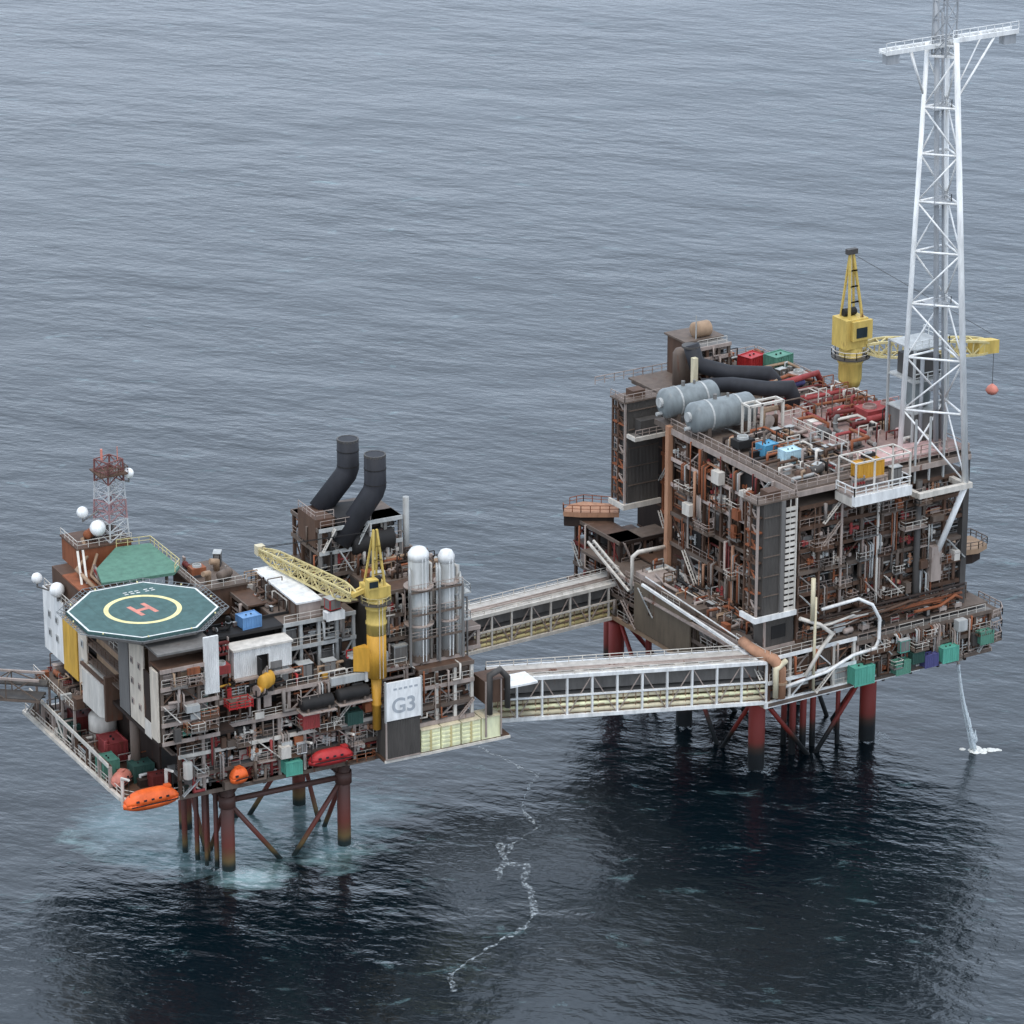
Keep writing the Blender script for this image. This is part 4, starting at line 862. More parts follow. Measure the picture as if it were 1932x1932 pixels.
boat('bright orange lifeboat at the near left corner of the lower deck', 'orange', (-13.9, -6.6, 15.1), 2, 8.2, 2.9, 3.0)
davit((-13.9, -4.4, 15.0), 'white davit above the bright orange lifeboat')
boat('dark red lifeboat hanging at the front edge right of the jacket centre', 'red', (12.9, -6.6, 16.0), 0, 6.8, 2.2, 2.5)
davit((12.9, -4.9, 15.2), 'white davit holding the dark red lifeboat')
boat('small orange capsule boat seen end-on at the front edge', 'orange', (-.6, -5.8, 15.6), 12, 2.8, 1.9, 2.5)
boat('salmon coloured boat seen end-on on the left wing deck', 'salmon', (-14.6, 2.2, 15.1), 40, 3.9, 2.3, 2.2)
for i, (k, c, x, y, z, ro, s, lb) in enumerate((
    ('cont', 'maroon', -12.6, 21.8, 15.02, 90, 1.25, 'maroon container on the left wing deck, nearest the round tank'),
    ('cont', 'redpipe', -12.4, 11.0, 15.02, 90, 1.3, 'dull red container on the wing deck under the accommodation'),
    ('cont', 'darkgreen', -15.0, 20.6, 15.02, 90, .95, 'dark green container on the outer edge of the left wing deck'),
    ('cont', 'green', -14.8, 6.8, 15.02, 90, 1.0, 'green container on the wing edge behind the salmon boat'),
    ('cont', 'darkgreen', -11.4, 3.0, 15.02, 0, 1.0, 'dark green container on the lower deck behind the orange lifeboat'),
    ('cont', 'maroon', -10.3, -.8, 15.02, 0, .85, 'maroon container beside the dark green one behind the orange lifeboat'),
    ('basket', 'offwhite', -15.2, 14.0, 15.02, 90, 1.2, 'off-white cargo basket on the outer edge of the left wing deck'),
    ('cab', 'beam', -15.2, 25.0, 15.02, 90, 1.0, 'pinkish grey cabinet at the far end of the left wing deck'),
    ('reel', 'dark', -15.0, 28.2, 15.02, 90, 1.0, 'black hose reel at the far end of the left wing deck'),
    ('cont', 'tarp', -9.2, -6.4, 24.45, 0, .72, 'bright green container at the near corner below the cream wall'),
    ('cab', 'green', -6.6, -6.9, 28.0, 0, 1.1, 'green cabinet on the main deck at the foot of the stairs'),
    ('basket', 'red', -.6, -6.4, 27.2, 0, 1.25, 'red cargo basket on the front edge below the white shed'),
    ('drum', 'amber', 4.0, -5.4, 28.1, 35, 1.0, 'amber horizontal drum on the main deck below the white shed'),
    ('reel', 'amber', 2.6, -6.1, 28.05, 20, 1.0, 'amber hose reel next to the amber drum on the main deck'),
    ('cont', 'redpipe', 10.0, -5.9, 22.0, 0, .8, 'dull red container on the front edge below the long black tanks'),
    ('cont', 'tarp', 7.4, -5.6, 15.4, 0, .8, 'bright green container on the lowest front deck left of the red lifeboat'),
    ('cab', 'white', 9.0, -5.3, 17.95, 0, .8, 'small white cabinet left of and above the dark red lifeboat'),
    ('vert', 'offwhite', -7.9, -5.4, 17.0, 0, .95, 'off-white upright vessel at the near corner above the orange lifeboat'),
    ('cont', 'darkgreen', 16.8, -5.6, 21.1, 0, .75, 'dark green container on the front edge below the crane'))):
    place(k, c, (x, y, z), FL, ro, (s, s, s * (1.6 if i == 12 else 1)), label=lb)
# ---- left boom
def truss(p, q, w, h, nb, mb, r=.16, width_dir=None):
    p = Vector(p); q = Vector(q); d = (q - p).normalized(); a = Vector((-d.y, d.x, 0)).normalized(); up_ = Vector((0, 0, 1))
    c = []
    for i in range(nb + 1): b = p.lerp(q, i / nb); c.append([b, b + a * w, b + a * w + up_ * h, b + up_ * h])
    return c
c = truss((-16.5, 25.5, 20.2), (-52, 52, 20.2), 3.0, 3.2, 9, None)
t = thing('flare_boom', 'grey lattice boom reaching out of the picture from the left wing', 'boom', (-16.5, 25, 20), FL)
for k in range(4): part('chord', MB().bar(c[0][k], c[-1][k], .22), 'greybrown' if k < 2 else 'beam', t)
m = MB(); m2 = MB()
for i in range(9):
    for k in range(4): m.bar(c[i][k], c[i + 1][(k + 1) % 4], .11).bar(c[i + 1][k], c[i + 1][(k + 1) % 4], .11)
part('lattice', m, 'greybrown', t); part('walkway', MB().prism([c[0][0][:2], c[-1][0][:2], c[-1][1][:2], c[0][1][:2]], 20.3, 20.5), 'darkgrey', t)
part('pipe', MB().bar(Vector(c[0][0]) + Vector((.6, .6, 1.2)), Vector(c[-1][0]) + Vector((.6, .6, 1.2)), .5, 10).bar(Vector(c[0][0]) + Vector((1.4, 1.6, .8)), Vector(c[-1][0]) + Vector((1.4, 1.6, .8)), .4, 10), 'grey', t, True)

# ================================================================== FLARE PLATFORM
jacket('steel_jacket', 'dark red steel jacket standing in dark water under the flare platform', FW, (82.5, 102.8), (-10, 9, 28), 15, r=1.25, hz=(11.5,), diag_z=(1.0, 12.0),
       extra=[(90, -8.6, .5), (92.2, -8.2, .5), (94.4, -7.6, .45), (91, -5, .45), (86.2, 24.5, .5), (84.3, 33, .8), (98, -9, .35)], mt='redjacket')
rp = random.Random(23)
X0, X1, Y0, Y1 = 82.6, 113.4, -18.0, 34.0
# ---- lower deck
ld = thing('lower_deck_module', 'wide lower deck of the flare platform with white lattice front corner', 'deck module', (76.5, -20.5, 15), FW)
part('deck_plate', MB().box(76.6, 117.3, -20.3, 22, 15.0, 15.4), 'brown', ld)
part('deck_plate', MB().box(79, 114, 22.05, 37, 15.0, 15.4), 'brown', ld)
part('deck_plate', MB().box(77.2, 117.1, -19.6, 30, 22.1, 22.5), 'greybrown', ld)
part('edge_girder', MB().box(76.3, 104, -20.7, -20.3, 14.7, 15.7), 'white', ld)
part('edge_girder', MB().box(104.02, 117.4, -20.7, -20.3, 14.9, 15.5), 'beam', ld)
part('edge_girder', MB().box(76.2, 76.6, -20.3, 22, 14.75, 15.45), 'tan', ld)
part('edge_girder', MB().box(117.31, 117.6, -20.2, 20, 14.9, 15.5), 'beam', ld)
for x in range(78, 118, 5): part('floor_beam', MB().box(x - .2, x + .2, -20, 22, 14.1, 14.98), 'darkbrown', ld)
facade(ld, FW, (76.8, -20.6), (1, 0), (0, 1), 15.5, (15.4, 18.8, 22.5), 4, rp, 4.5, 'white', 'offwhite', 'dark', npipes=22, equip=(5, 5), place_name='flare platform front corner', braces=.9, pipecols=('beam', 'brown', 'offwhite', 'rust', 'dark'), topdeck=True, plates=False)
facade(ld, FW, (92.4, -20.6), (1, 0), (0, 1), 24.8, (15.4, 18.6, 21.6), 8, rp, 5, 'greybrown', 'beam', 'dark', npipes=40, nspool=40, nledge=18, equip=(9, 10, 0), place_name='flare platform lower right side', braces=.2, plates=True, eqcols=('brown', 'darkbrown', 'greybrown', 'grey', 'dark', 'beam'), topdeck=True)
facade(ld, FW, (76.6, -20.2), (0, 1), (1, 0), 42, (15.4, 18.9, 22.5), 9, rp, 5, 'beam', 'greybrown', 'darkbrown', npipes=34, equip=(0, 9), place_name='flare platform lower left side', braces=.35, plates=False, topdeck=True)
part('wall_panel', MB().box(76.1, 76.4, -1.5, 13.5, 15.6, 22.9), 'cladding_tan', ld, label='large tan clad wall on the lower left side')
part('wall_panel', MB().box(77.25, 83, -1.8, -1.5, 15.5, 22.0), 'cladding_tan', ld); part('roof_plate', MB().box(76.7, 84, -1.9, 15, 22.55, 23.4), 'greybrown', ld)
part('roof_hatch', MB().box(77, 81, 9, 14.5, 23.41, 24.2), 'beam', ld)
# round ended handrail loops of white pipe along the top right of the lower deck
t = thing('white_pipe_loop', 'white pipe loop curving round the lower front edge below the clad corner tower', 'pipe', (84, -21, 22), FW)
part('pipe', MB().path([(79.0, -21.1, 17.6), (86.8, -21.1, 18.4), (91.5, -21.1, 20.0), (95.4, -21.1, 20.2), (96.0, -21.1, 21.5), (96.0, -21.1, 24.8), (94.6, -21.1, 27.2), (92.4, -20.6, 28.4), (86.6, -19.6, 27.6)], .26, 8), 'white', t, True)
part('pipe', MB().path([(82.8, -21.3, 18.6), (85.4, -21.3, 22.2), (87.4, -21.3, 24.3), (85.4, -21.0, 26.0), (82.2, -20.4, 27.4)], .3, 8), 'offwhite', t, True)
part('stand_pipe', MB().path([(84.5, -21.0, 15.9), (84.5, -21.0, 30.4)], .22, 8).path([(84.0, -21.0, 27.0), (84.0, -21.0, 33.4)], .34, 8), 'cream', t, True)
t = thing('orange_riser_pipe', 'rusty orange bent riser pipe at the near corner where the near bridge lands', 'pipe', (77.8, -21, 16), FW)
part('pipe', MB().path([(78.6, -21.2, 16.2), (78.6, -21.2, 20.5), (77.4, -21.0, 22.3), (76.0, -18.0, 23.0), (76.0, -15, 23.4)], .75, 10), 'rustlight', t, True)
part('pipe', MB().path([(77.4, -21.6, 16.6), (77.4, -21.6, 21.0), (79.2, -21.6, 22.0)], .4, 8), 'cream', t, True)
part('clamp', MB().lathe((78.6, -21.2, 18.4), [(.95, 0), (.95, .35)], 10), 'tan', t)
t = thing('end_walkway', 'round-ended railed walkway at the far right end of the lower deck', 'walkway', (118.9, -20, 16), FW)
part('deck', MB().prism([(118.9, -20.6), (121.4, -20.2), (122.6, -18.4), (122.6, -13), (118.9, -12)], 16.0, 16.3), 'greybrown', t)
for z in (16.3, 18.2, 20.1): part('handrail', MB().rail([(119, -20.5, z), (121.3, -20.1, z), (122.5, -18.3, z), (122.5, -13, z)], 1.1, 1.3, .09), 'beam', t)
part('deck', MB().prism([(118.9, -20.3), (121.2, -20.0), (122.3, -18.4), (122.3, -13), (118.9, -12)], 19.9, 20.09), 'greybrown', t)
part('wall_panel', MB().box(118.9, 121.6, -16, -15.8, 16.31, 19.89), 'darkbrown', t)
t.location.x -= 1.55; t.scale = (.92, 1, 1); t.location.x += .08 * 0
for i, (k, c, x, z, s, lb) in enumerate((
    ('cont', 'tarp', 92.6, 15.5, 1.15, 'bright green tarpaulined container at the front edge above the right jacket leg'),
    ('cont', 'green', 99.8, 15.5, .85, 'dull green container on the lower right side of the flare platform'),
    ('cont', 'indigo', 105.0, 15.5, .8, 'indigo container between two green ones on the lower right side'),
    ('cont', 'tarp', 108.4, 15.6, .95, 'bright green container above the water jet at the right side'),
    ('cab', 'tarp', 100.2, 18.7, .95, 'bright green cabinet on the middle level of the lower right side'),
    ('cont', 'green', 115.2, 17.0, .8, 'dull green container at the far right end of the lower deck'),
    ('cont', 'darkgreen', 102.6, 16.6, .7, 'small dark green container in the middle of the lower right side'))):
    place(k, c, (x, -21.6, z), FW, 0, (s, .7 * s, s), label=lb)
t = thing('water_jet', 'thin white jet of cooling water falling from the lower deck to the sea', 'water jet', (111, -20.8, 14), FW)
part('outlet', MB().bar((110.9, -20.4, 15.6), (110.9, -21.2, 14.3), .22, 8), 'beam', t, True)
jm = foam_mat('falling_water', .34, .5, 1.2)
rj = random.Random(8)
for q in range(9):
    ox, oy, k1 = rj.uniform(-.12, .12), rj.uniform(-.12, .12), rj.uniform(2.7, 3.3); pts = []; ph = rj.uniform(0, 6)
    for i in range(15):
        u = i / 14; pts.append((110.9 + k1 * u ** 1.6 + ox * (1 + 1.8 * u) + .05 * sin(ph + 7 * u), -21.1 - 1.1 * u + oy * (1 + 1.8 * u), 14.4 * (1 - u ** 1.15) + .02))
    m = MB(); m.path(pts, rj.uniform(.1, .17), 6); part('water_strand', m, jm, t, True)
for q in range(14):
    u = rj.uniform(.55, 1); m = MB().lathe((110.9 + 3.1 * u ** 1.6 + rj.uniform(-.4, .4) * u, -21.1 - 1.1 * u + rj.uniform(-.3, .3), 14.4 * (1 - u ** 1.15) + .1), [(.02, 0), (rj.uniform(.15, .4), .5), (.05, 1.3)], 6); part('spray', m, jm, t, True)

# ---- main process block, left face
pl = thing('process_block', 'rust brown process block forming the left side of the flare platform', 'deck module', (X0, Y0, 23), FW)
lv = (23.0, 28.2, 33.0, 37.6, 41.6, 45.8)
for z in lv[:-1]: part('deck_plate', MB().prism([(X0 + .1, Y0 + .1), (X1 - .1, Y0 + .1), (X1 - .1, Y1), (90, Y1), (90, 14.4), (X0 + .1, 14.4)], z - .3, z - .02), 'brown', pl)
part('roof_plate', MB().prism([(X0 + .1, Y0 + .1), (X1 - .1, Y0 + .1), (X1 - .1, Y1 + 2), (90, Y1 + 2), (90, 14.4), (X0 + .1, 14.4)], 45.5, 46.0), 'greybrown', pl)
part('bulkhead', MB().box(X0 + 7.5, X0 + 7.8, Y0 + 6, Y1, 23, 45.4), 'darkbrown', pl)
part('bulkhead', MB().box(X0 + 7.8, X1 - .3, Y0 + 5.5, Y0 + 5.8, 23, 45.4), 'dark', pl)
facade(pl, FW, (X0, -12.8), (0, 1), (1, 0), 27, lv, 6, rp, 5, 'beamlight', 'brown', 'darkbrown', 'beam', npipes=80, nspool=60, nledge=34, front=.6, equip=(6, 6, 6, 6, 6), place_name='flare platform left face', braces=.45, plates=False,
       pipecols=('rust', 'brown', 'rustlight', 'beam', 'greybrown', 'pipe', 'maroon'), eqcols=('rust', 'brown', 'darkbrown', 'greybrown', 'dark', 'pipe'))
part('corner_column', MB().box(X0 - .6, X0 + .2, 13.6, 14.5, 20, 46.4), 'rustlight', pl, label='light rusty corner column')
part('corner_column', MB().box(X0 - .5, X0 + .1, -13.2, -12.7, 23, 46.0), 'beam', pl)
facade(pl, FW, (89.0, 14.6), (0, 1), (1, 0), 11.2, lv, 3, rp, 1.6, 'rust', 'rust', 'darkbrown', npipes=20, equip=None, plates=False, pipecols=('rust', 'maroon', 'darkbrown'))
part('well_floor', MB().box(X0, 89, 14.6, 34, 22.8, 23.1), 'brown', pl)
# clad towers
def clad_tower(lab, x0, x1, y0, y1, z0, z1, strip):
    t = thing('clad_tower', lab, 'stair tower', (x0, y0, z0), FW, 'clad stair towers on the left face')
    xa = x0 + (1.0 if strip else .5); xb = x1 - 2.6 if strip else x1
    part('wall', MB().box(xa, xb, y0, y1 - .1, z0, z1), 'cladding', t)
    part('core_wall', MB().box(xb + .01, x1 + .3, y0 + .4, y1, z0, z1 - .2), 'darkbrown', t) if strip else None
    for yy in (y0 + .1, (y0 + y1) / 2, y1 - .3): part('side_post', MB().box(x0 - .1, x0 + .2, yy - .15, yy + .15, z0, z1), 'beam' if yy < y0 + 1 else 'brown', t)
    r_ = random.Random(int(y0 * 7 + 99))
    for k in range(int((z1 - z0) / 2.3)):
        z = z0 + 1 + k * 2.3; part('side_landing', MB().box(x0 - .1, xa - .02, y0 + .27, y1 - .4, z, z + .22), r_.choice(('brown', 'rust', 'greybrown')), t)
        part('side_stair', MB().bar((x0 + .1, y0 + .6, z + .2), (x0 + .1, y1 - .8, z + 2.2), .14).bar((x0 + .1, y0 + .8, z + 1.2), (x0 + .1, y1 - .6, z + 1.2), .07).bar((x0 + .1, (y0 + y1) / 2 + .4, z + .2), (x0 + .1, (y0 + y1) / 2 + .4, z + 2.2), .1), r_.choice(('beam', 'rust', 'brown')), t)
    if strip:
        part('ladder_strip', MB().box(x1 - 2.6, x1 - 1.9, y0 - .3, y0 + .3, z0, z1), 'grey', t); m = MB(); m.box(x1 - 1.0, x1 - .85, y0 - .12, y0 - .02, z0, z1)
        for k in range(int((z1 - z0) / .9)): m.box(x1 - 1.8, x1 - .15, y0 - .3, y0 - .1, z0 + k * .9, z0 + k * .9 + .55)
        part('cage', m, 'offwhite', t); part('ladder_rail', MB().box(x1 - .1, x1 + .15, y0 - .32, y0 - .02, z0, z1), 'offwhite', t)
    part('base_frame', MB().box(x0 - .5, x1 + .3, y0 - .5, y0 - .1, z0 - .8, z0).box(x0 - .5, x0 - .1, y0 - .1, y1, z0 - .8, z0), 'white' if strip else 'offwhite', t)
    part('roof', MB().box(x0 - .3, x1 + .2, y0 - .2, y1 + .1, z1, z1 + .25), 'greybrown', t)
    part('roof_rail', MB().rail([(x0 - .2, y1, z1 + .25), (x0 - .2, y0 - .1, z1 + .25), (x1 + .1, y0 - .1, z1 + .25)], 1.1, 1.5, .06), 'beam', t)
    part('roof_vent', MB().cbox((x0 + x1) / 2, (y0 + y1) / 2, z1 + .25, 2.2, 2.0, 1.1), 'brown', t); return t
clad_tower('near dark clad stair tower with pale ladder strip at the corner facing the camera', 75.9, 82.4, -18.4, -15.0, 28.2, 45.2, True)
clad_tower('far dark clad stair tower at the left end of the flare platform', 82.4, 88.5, 26.0, 29.8, 30.2, 46.4, False)
t = thing('tower_ledge', 'grey ledge with white rim round the upper part of the far clad tower', 'ledge', (82, 25, 41), FW)
part('deck', MB().box(82.9, 89.0, 23.8, 25.9, 41.2, 41.5), 'grey', t); part('edge_rim', MB().box(82.5, 89.2, 23.4, 23.79, 41.0, 41.6).box(82.5, 82.89, 23.8, 25.8, 41.0, 41.6), 'offwhite', t); part('ledge_box', MB().box(84, 88, 24.2, 25.8, 41.51, 43.8), 'darkgrey', t)
part('handrail', MB().rail([(82.7, 23.6, 41.6), (89.0, 23.6, 41.6)], 1.1, 1.3, .07), 'beam', t)
t = thing('clad_base_box', 'dark clad box under the near stair tower behind the bridge end', 'equipment box', (78, -18, 22.6), FW)
part('wall', MB().box(78.0, 82.9, -17.9, -15, 22.6, 27.3), 'cladding', t); part('frame', MB().box(77.8, 78.0, -18.0, -17.6, 22.6, 27.3), 'beam', t); part('vent', MB().box(79, 81.5, -18.0, -17.91, 24, 26), 'dark', t)
part('base_frame', MB().box(77.8, 83.1, -18.1, -17.91, 22.51, 22.9), 'beam', t)

# ---- front right face
pr_ = thing('wellhead_block', 'grey brown crowded front face of the flare platform below the orange crate', 'deck module', (X0, Y0, 23), FW)
facade(pr_, FW, (X0 + .7, Y0), (1, 0), (0, 1), X1 - X0 - .7, (23.0, 26.6, 30.0, 33.4, 36.8, 40.2, 43.4), 8, rp, 5, 'brown', 'greybrown', 'darkbrown', 'beam', npipes=98, nspool=95, nledge=46, front=.75, equip=(10, 10, 10, 10, 10, 10), place_name='flare platform front face', braces=.3, plates=True,
       levels=('lowest deck', 'second deck', 'third deck', 'fourth deck', 'fifth deck', 'top deck'), pipecols=('pipe', 'grey', 'greybrown', 'brown', 'lightgrey', 'darkgrey', 'beam'), eqcols=('grey', 'greybrown', 'darkbrown', 'darkgrey', 'pipe', 'brown', 'dark'))
for x, mt_ in ((90.5, 'beam'), (97.0, 'offwhite'), (104.2, 'darkgrey')): part('riser_pipe', MB().path([(x, Y0 - .6, 17), (x, Y0 - .6, 43.8)], .2 if x < 100 else .5, 8), mt_, pr_, True)
part('corner_column', MB().box(X1 - .7, X1 + .3, Y0 - .3, Y0 + .8, 22.6, 46), 'darkgrey', pr_)
for k in range(4): part('lower_pipe_bundle', MB().bar((X0 + 3, Y0 - .9 - .3 * k, 24 + k * .8), (X1 - 1, Y0 - .9 - .3 * k, 24 + k * .8), .22, 8), ('brown', 'rust', 'brown', 'darkbrown')[k], pr_, True)
# right end bumps
for nm_, lb, pts, z in (('cantilever_deck', 'light rusty cantilever deck jutting out left below the far clad tower', [(77.4, 35.6), (77.0, 34.8), (79.0, 33.0), (84, 29.9), (86, 33), (82, 37), (79.5, 37)], 26.6),
                        ('cantilever_deck', 'tan cantilever deck jutting out at the right end of the flare platform', [(113.5, -14), (118.6, -15.0), (121, -14.0), (121, -10), (113.5, -8)], 28.4)):
    t = thing(nm_, lb, 'deck', (*pts[0], z), FW)
    part('deck', MB().prism(pts, z - .1, z + .7), 'rustlight' if z < 27 else 'tan', t); part('under_frame', MB().prism([(p[0] * .9 + pts[-1][0] * .1, p[1] * .9 + pts[-1][1] * .1) for p in pts], z - 1.8, z - .12), 'darkbrown', t)
    part('handrail', MB().rail([(*p, z + .7) for p in pts], 1.1, 1.4, .07), 'rust' if z < 27 else 'greybrown', t)
t = thing('lower_left_block', 'dark maroon lower block at the far left end of the flare platform', 'deck module', (78, 24, 15), FW)
facade(t, FW, (79.2, 22.3), (0, 1), (1, 0), 13, (15.4, 18.6, 22.0, 25.8), 4, rp, 4, 'maroon', 'darkbrown', 'dark', 'beam', npipes=30, equip=None, braces=.5, pipecols=('maroon', 'darkbrown', 'rust', 'beam'))
facade(t, FW, (79.3, 22.2), (1, 0), (0, 1), 9, (15.4, 18.6, 22.0, 25.8), 4, rp, 4, 'darkbrown', 'darkbrown', 'dark', 'beam', npipes=26, equip=None, braces=.4, pipecols=('maroon', 'darkbrown', 'rust', 'brown'))
part('white_girder', MB().box(80.5, 89.8, 24.6, 25.0, 24.6, 25.5).box(80.1, 80.5, 24.6, 29, 24.6, 25.3), 'offwhite', t)
t = thing('stair_flight', 'pale stair flight running down to the far bridge', 'stairs', (76, 12, 20), FW)
part('stringer', MB().bar((75.8, 26, 25.4), (75.8, 14.5, 21.2), .22).bar((76.8, 26, 25.4), (76.8, 14.5, 21.2), .22), 'offwhite', t)
m = MB(); [m.box(75.8, 76.8, 14.6 + i * .82, 15.1 + i * .82, 21.2 + i * .3, 21.28 + i * .3) for i in range(14)]; part('tread', m, 'grey', t)
t = thing('stair_flight', 'long pale sloping walkway along the lower left side behind the near bridge', 'stairs', (76, 12, 20), FW)
part('stringer', MB().bar((75.6, 10.6, 23.6), (75.6, -19.4, 21.9), .26).bar((76.2, 10.6, 24.7), (76.2, -19.4, 23.0), .1), 'white', t)
part('tread', MB().box(75.6, 76.5, -19.4, 10.4, 21.4, 21.6), 'beam', t)
t = thing('pipe_gooseneck', 'cream gooseneck pipe standing beside the far bridge landing', 'pipe', (77, 14, 22), FW)
part('pipe', MB().path([(76.6, 14.8, 21.0), (76.6, 14.8, 26.4), (77.4, 14.4, 27.2), (82.0, 14.2, 27.2)], .3, 8), 'offwhite', t, True)

# ---- roof of the flare platform
rfm = thing('roof_deck', 'pinkish brown weather deck on top of the flare platform with railings', 'deck module', (X0, Y0, 46), FW)
part('deck_plate', MB().prism([(X0, Y0 - .2), (X1 + .4, Y0 - .2), (X1 + .4, 36.6), (89.8, 36.6), (89.8, 14.5), (X0, 14.5)], 46.02, 46.3), 'greybrown', rfm)
part('deck_plate', MB().prism([(97, -17.6), (110, -17.6), (110, -13.2), (97, -11)], 47.05, 47.25), 'lightpink', rfm, label='light pink patch of raised deck')
part('vessel_deck', MB().box(X0, 89.7, 14.51, 18.4, 45.4, 46.2), 'greybrown', rfm)
part('deck_plate', MB().box(96, X1 + .2, Y0, 14, 46.8, 47.0), 'pinkdeck', rfm, label='pinkish raised deck')
for a, b in (((X0 + .1, -18.1), (X1, -18.1)), ((X0 + .1, -18), (X0 + .1, 14)), ((X1 + .2, -18), (X1 + .2, 36)), ((X0 + 1, 36.4), (X1, 36.4))):
    part('handrail', MB().rail([(*a, 46.3), (*b, 46.3)], 1.2, 1.8, .075), 'beam', rfm)
part('edge_girder', MB().box(X0 - .2, X0, -18, 14, 45.2, 46.1), 'beam', rfm); part('edge_girder', MB().box(X0, X1 + .3, -18.5, -18.2, 45.2, 46.0), 'beam', rfm)
# big grey horizontal vessels
def bigv(lab, x, y, z, L, r):
    t = thing('horizontal_separator', lab, 'vessel', (x, y, z - r), FW, 'big grey horizontal vessels')
    part('shell', MB().lathe((x, y, z), dome(r, 0, L, 6, .45), 24, 'x'), 'silver', t, True)
    part('band', MB().lathe((x + L * .25, y, z), [(r + .06, 0), (r + .06, .3)], 24, 'x').lathe((x + L * .7, y, z), [(r + .06, 0), (r + .06, .3)], 24, 'x'), 'lightgrey', t)
    part('manway', MB().lathe((x - .35, y, z + .3), [(.75, 0), (.75, .5)], 14, 'x').lathe((x - .1, y, z - r * .62), [(.3, -.6), (.3, .3)], 10, 'x'), 'lightgrey', t)
    for xx in (x + L * .22, x + L * .78): part('saddle', MB().box(xx - .3, xx + .3, y - r * .8, y + r * .8, 46.31, z - r * .55), 'greybrown', t)
    part('nozzle', MB().bar((x + L * .4, y, z + r - .1), (x + L * .4, y, z + r + .7), .3, 10).bar((x + L * .6, y, z + r - .1), (x + L * .6, y, z + r + .5), .22, 10), 'grey', t)
bigv('nearer of two big grey horizontal vessels on the flare platform roof', 81.9, 8.2, 49.3, 11.5, 2.35)
bigv('farther of two big grey horizontal vessels, mostly behind the nearer one', 82.0, 15.9, 49.3, 10.0, 2.3)
# black ducts
for lb, pts, r in (('lower black duct bending down at the right behind the grey vessels', [(93.4, 21.6, 48.6), (96.4, 18.0, 49.3), (99.2, 12.8, 49.6), (102.2, 11.4, 49.6), (102.8, 11.2, 48.2), (102.8, 11.2, 46.4)], 1.15),
                   ('upper black duct sloping down behind the grey vessels', [(94.6, 26.6, 53.6), (95.0, 25.6, 50.6), (98.6, 22.0, 49.6), (103.6, 19.0, 49.4), (104.6, 18.4, 48.0), (104.6, 18.4, 46.4)], 1.25)):
    t = thing('exhaust_duct', lb, 'duct', pts[0], FW, 'black exhaust ducts'); part('duct', MB().path(pts, r, 14), 'stack', t, True)
    part('flange', MB().lathe((pts[0][0], pts[0][1], pts[0][2] - .4), [(r + .2, 0), (r + .2, .3)], 14), 'darkgrey', t); part('stand', MB().box(pts[2][0] - .4, pts[2][0] + .4, pts[2][1] - .4, pts[2][1] + .4, 46.3, pts[2][2] - r * .8), 'brown', t)
t = thing('turbine_house', 'brown turbine housing with a tan drum on top at the far left of the roof', 'building', (96, 28, 46), FW)
facade(t, FW, (96.6, 28.0), (1, 0), (0, 1), 6.4, (46.32, 48.4, 50.4, 52.2), 3, rp, 3, 'beam', 'greybrown', 'brown', npipes=16, equip=(2, 2, 3), place_name='turbine house on roof', levels=('lower level', 'middle level', 'upper level', 'top'), topdeck=True)
part('core', MB().box(96.6, 103, 31.1, 36, 46.31, 52.3), 'brown', t); part('roof', MB().box(96.2, 103.3, 30.4, 36.4, 52.31, 52.6), 'greybrown', t)
part('drum', MB().lathe((98.4, 32, 53.7), dome(1.25, 0, 3.4, 4, .4), 14, 'x'), 'tan', t, True); part('cream_column', MB().box(93.4, 94.2, 24.0, 24.8, 46.3, 52.2), 'cream', t)
part('antenna', MB().bar((98.5, 31, 52.6), (98.5, 31, 56.4), .1), 'lightgrey', t); part('side_tank', MB().lathe((95.0, 29.5, 46.31), [(1.5, 0), (1.5, 5.0), (1.1, 5.7), (.1, 6.0)], 16), 'greybrown', t, True)

# frame right of the vessels
t = thing('pipe_support_frame', 'pale square frame holding pipework in front of the nearer grey vessel', 'frame', (89.4, 3.4, 46), FW)
m = MB()
for z in (46.5, 51.2): m.bar((89.4, 3.4, z), (95.4, 3.4, z), .24).bar((89.4, 5.2, z), (95.4, 5.2, z), .2)
for x in (89.4, 91.6, 95.4): m.bar((x, 3.4, 46.3), (x, 3.4, 51.3), .24).bar((x, 5.2, 46.3), (x, 5.2, 51.3), .2).bar((x, 3.4, 51.2), (x, 5.2, 51.2), .2)
part('frame', m, 'offwhite', t)
part('pipework', MB().path([(92.2, 4.0, 46.6), (92.2, 4.0, 50), (94.8, 4.0, 50)], .4), 'tan', t, True); part('pipework', MB().path([(92.7, 4.6, 48.4), (95.0, 4.6, 48.4), (95.0, 4.6, 46.6)], .35), 'brown', t, True)
part('flange', MB().lathe((93.2, 3.6, 48.2), [(.02, 0), (1.0, .1), (1.0, .4), (.02, .5)], 14, 'y'), 'beam', t)

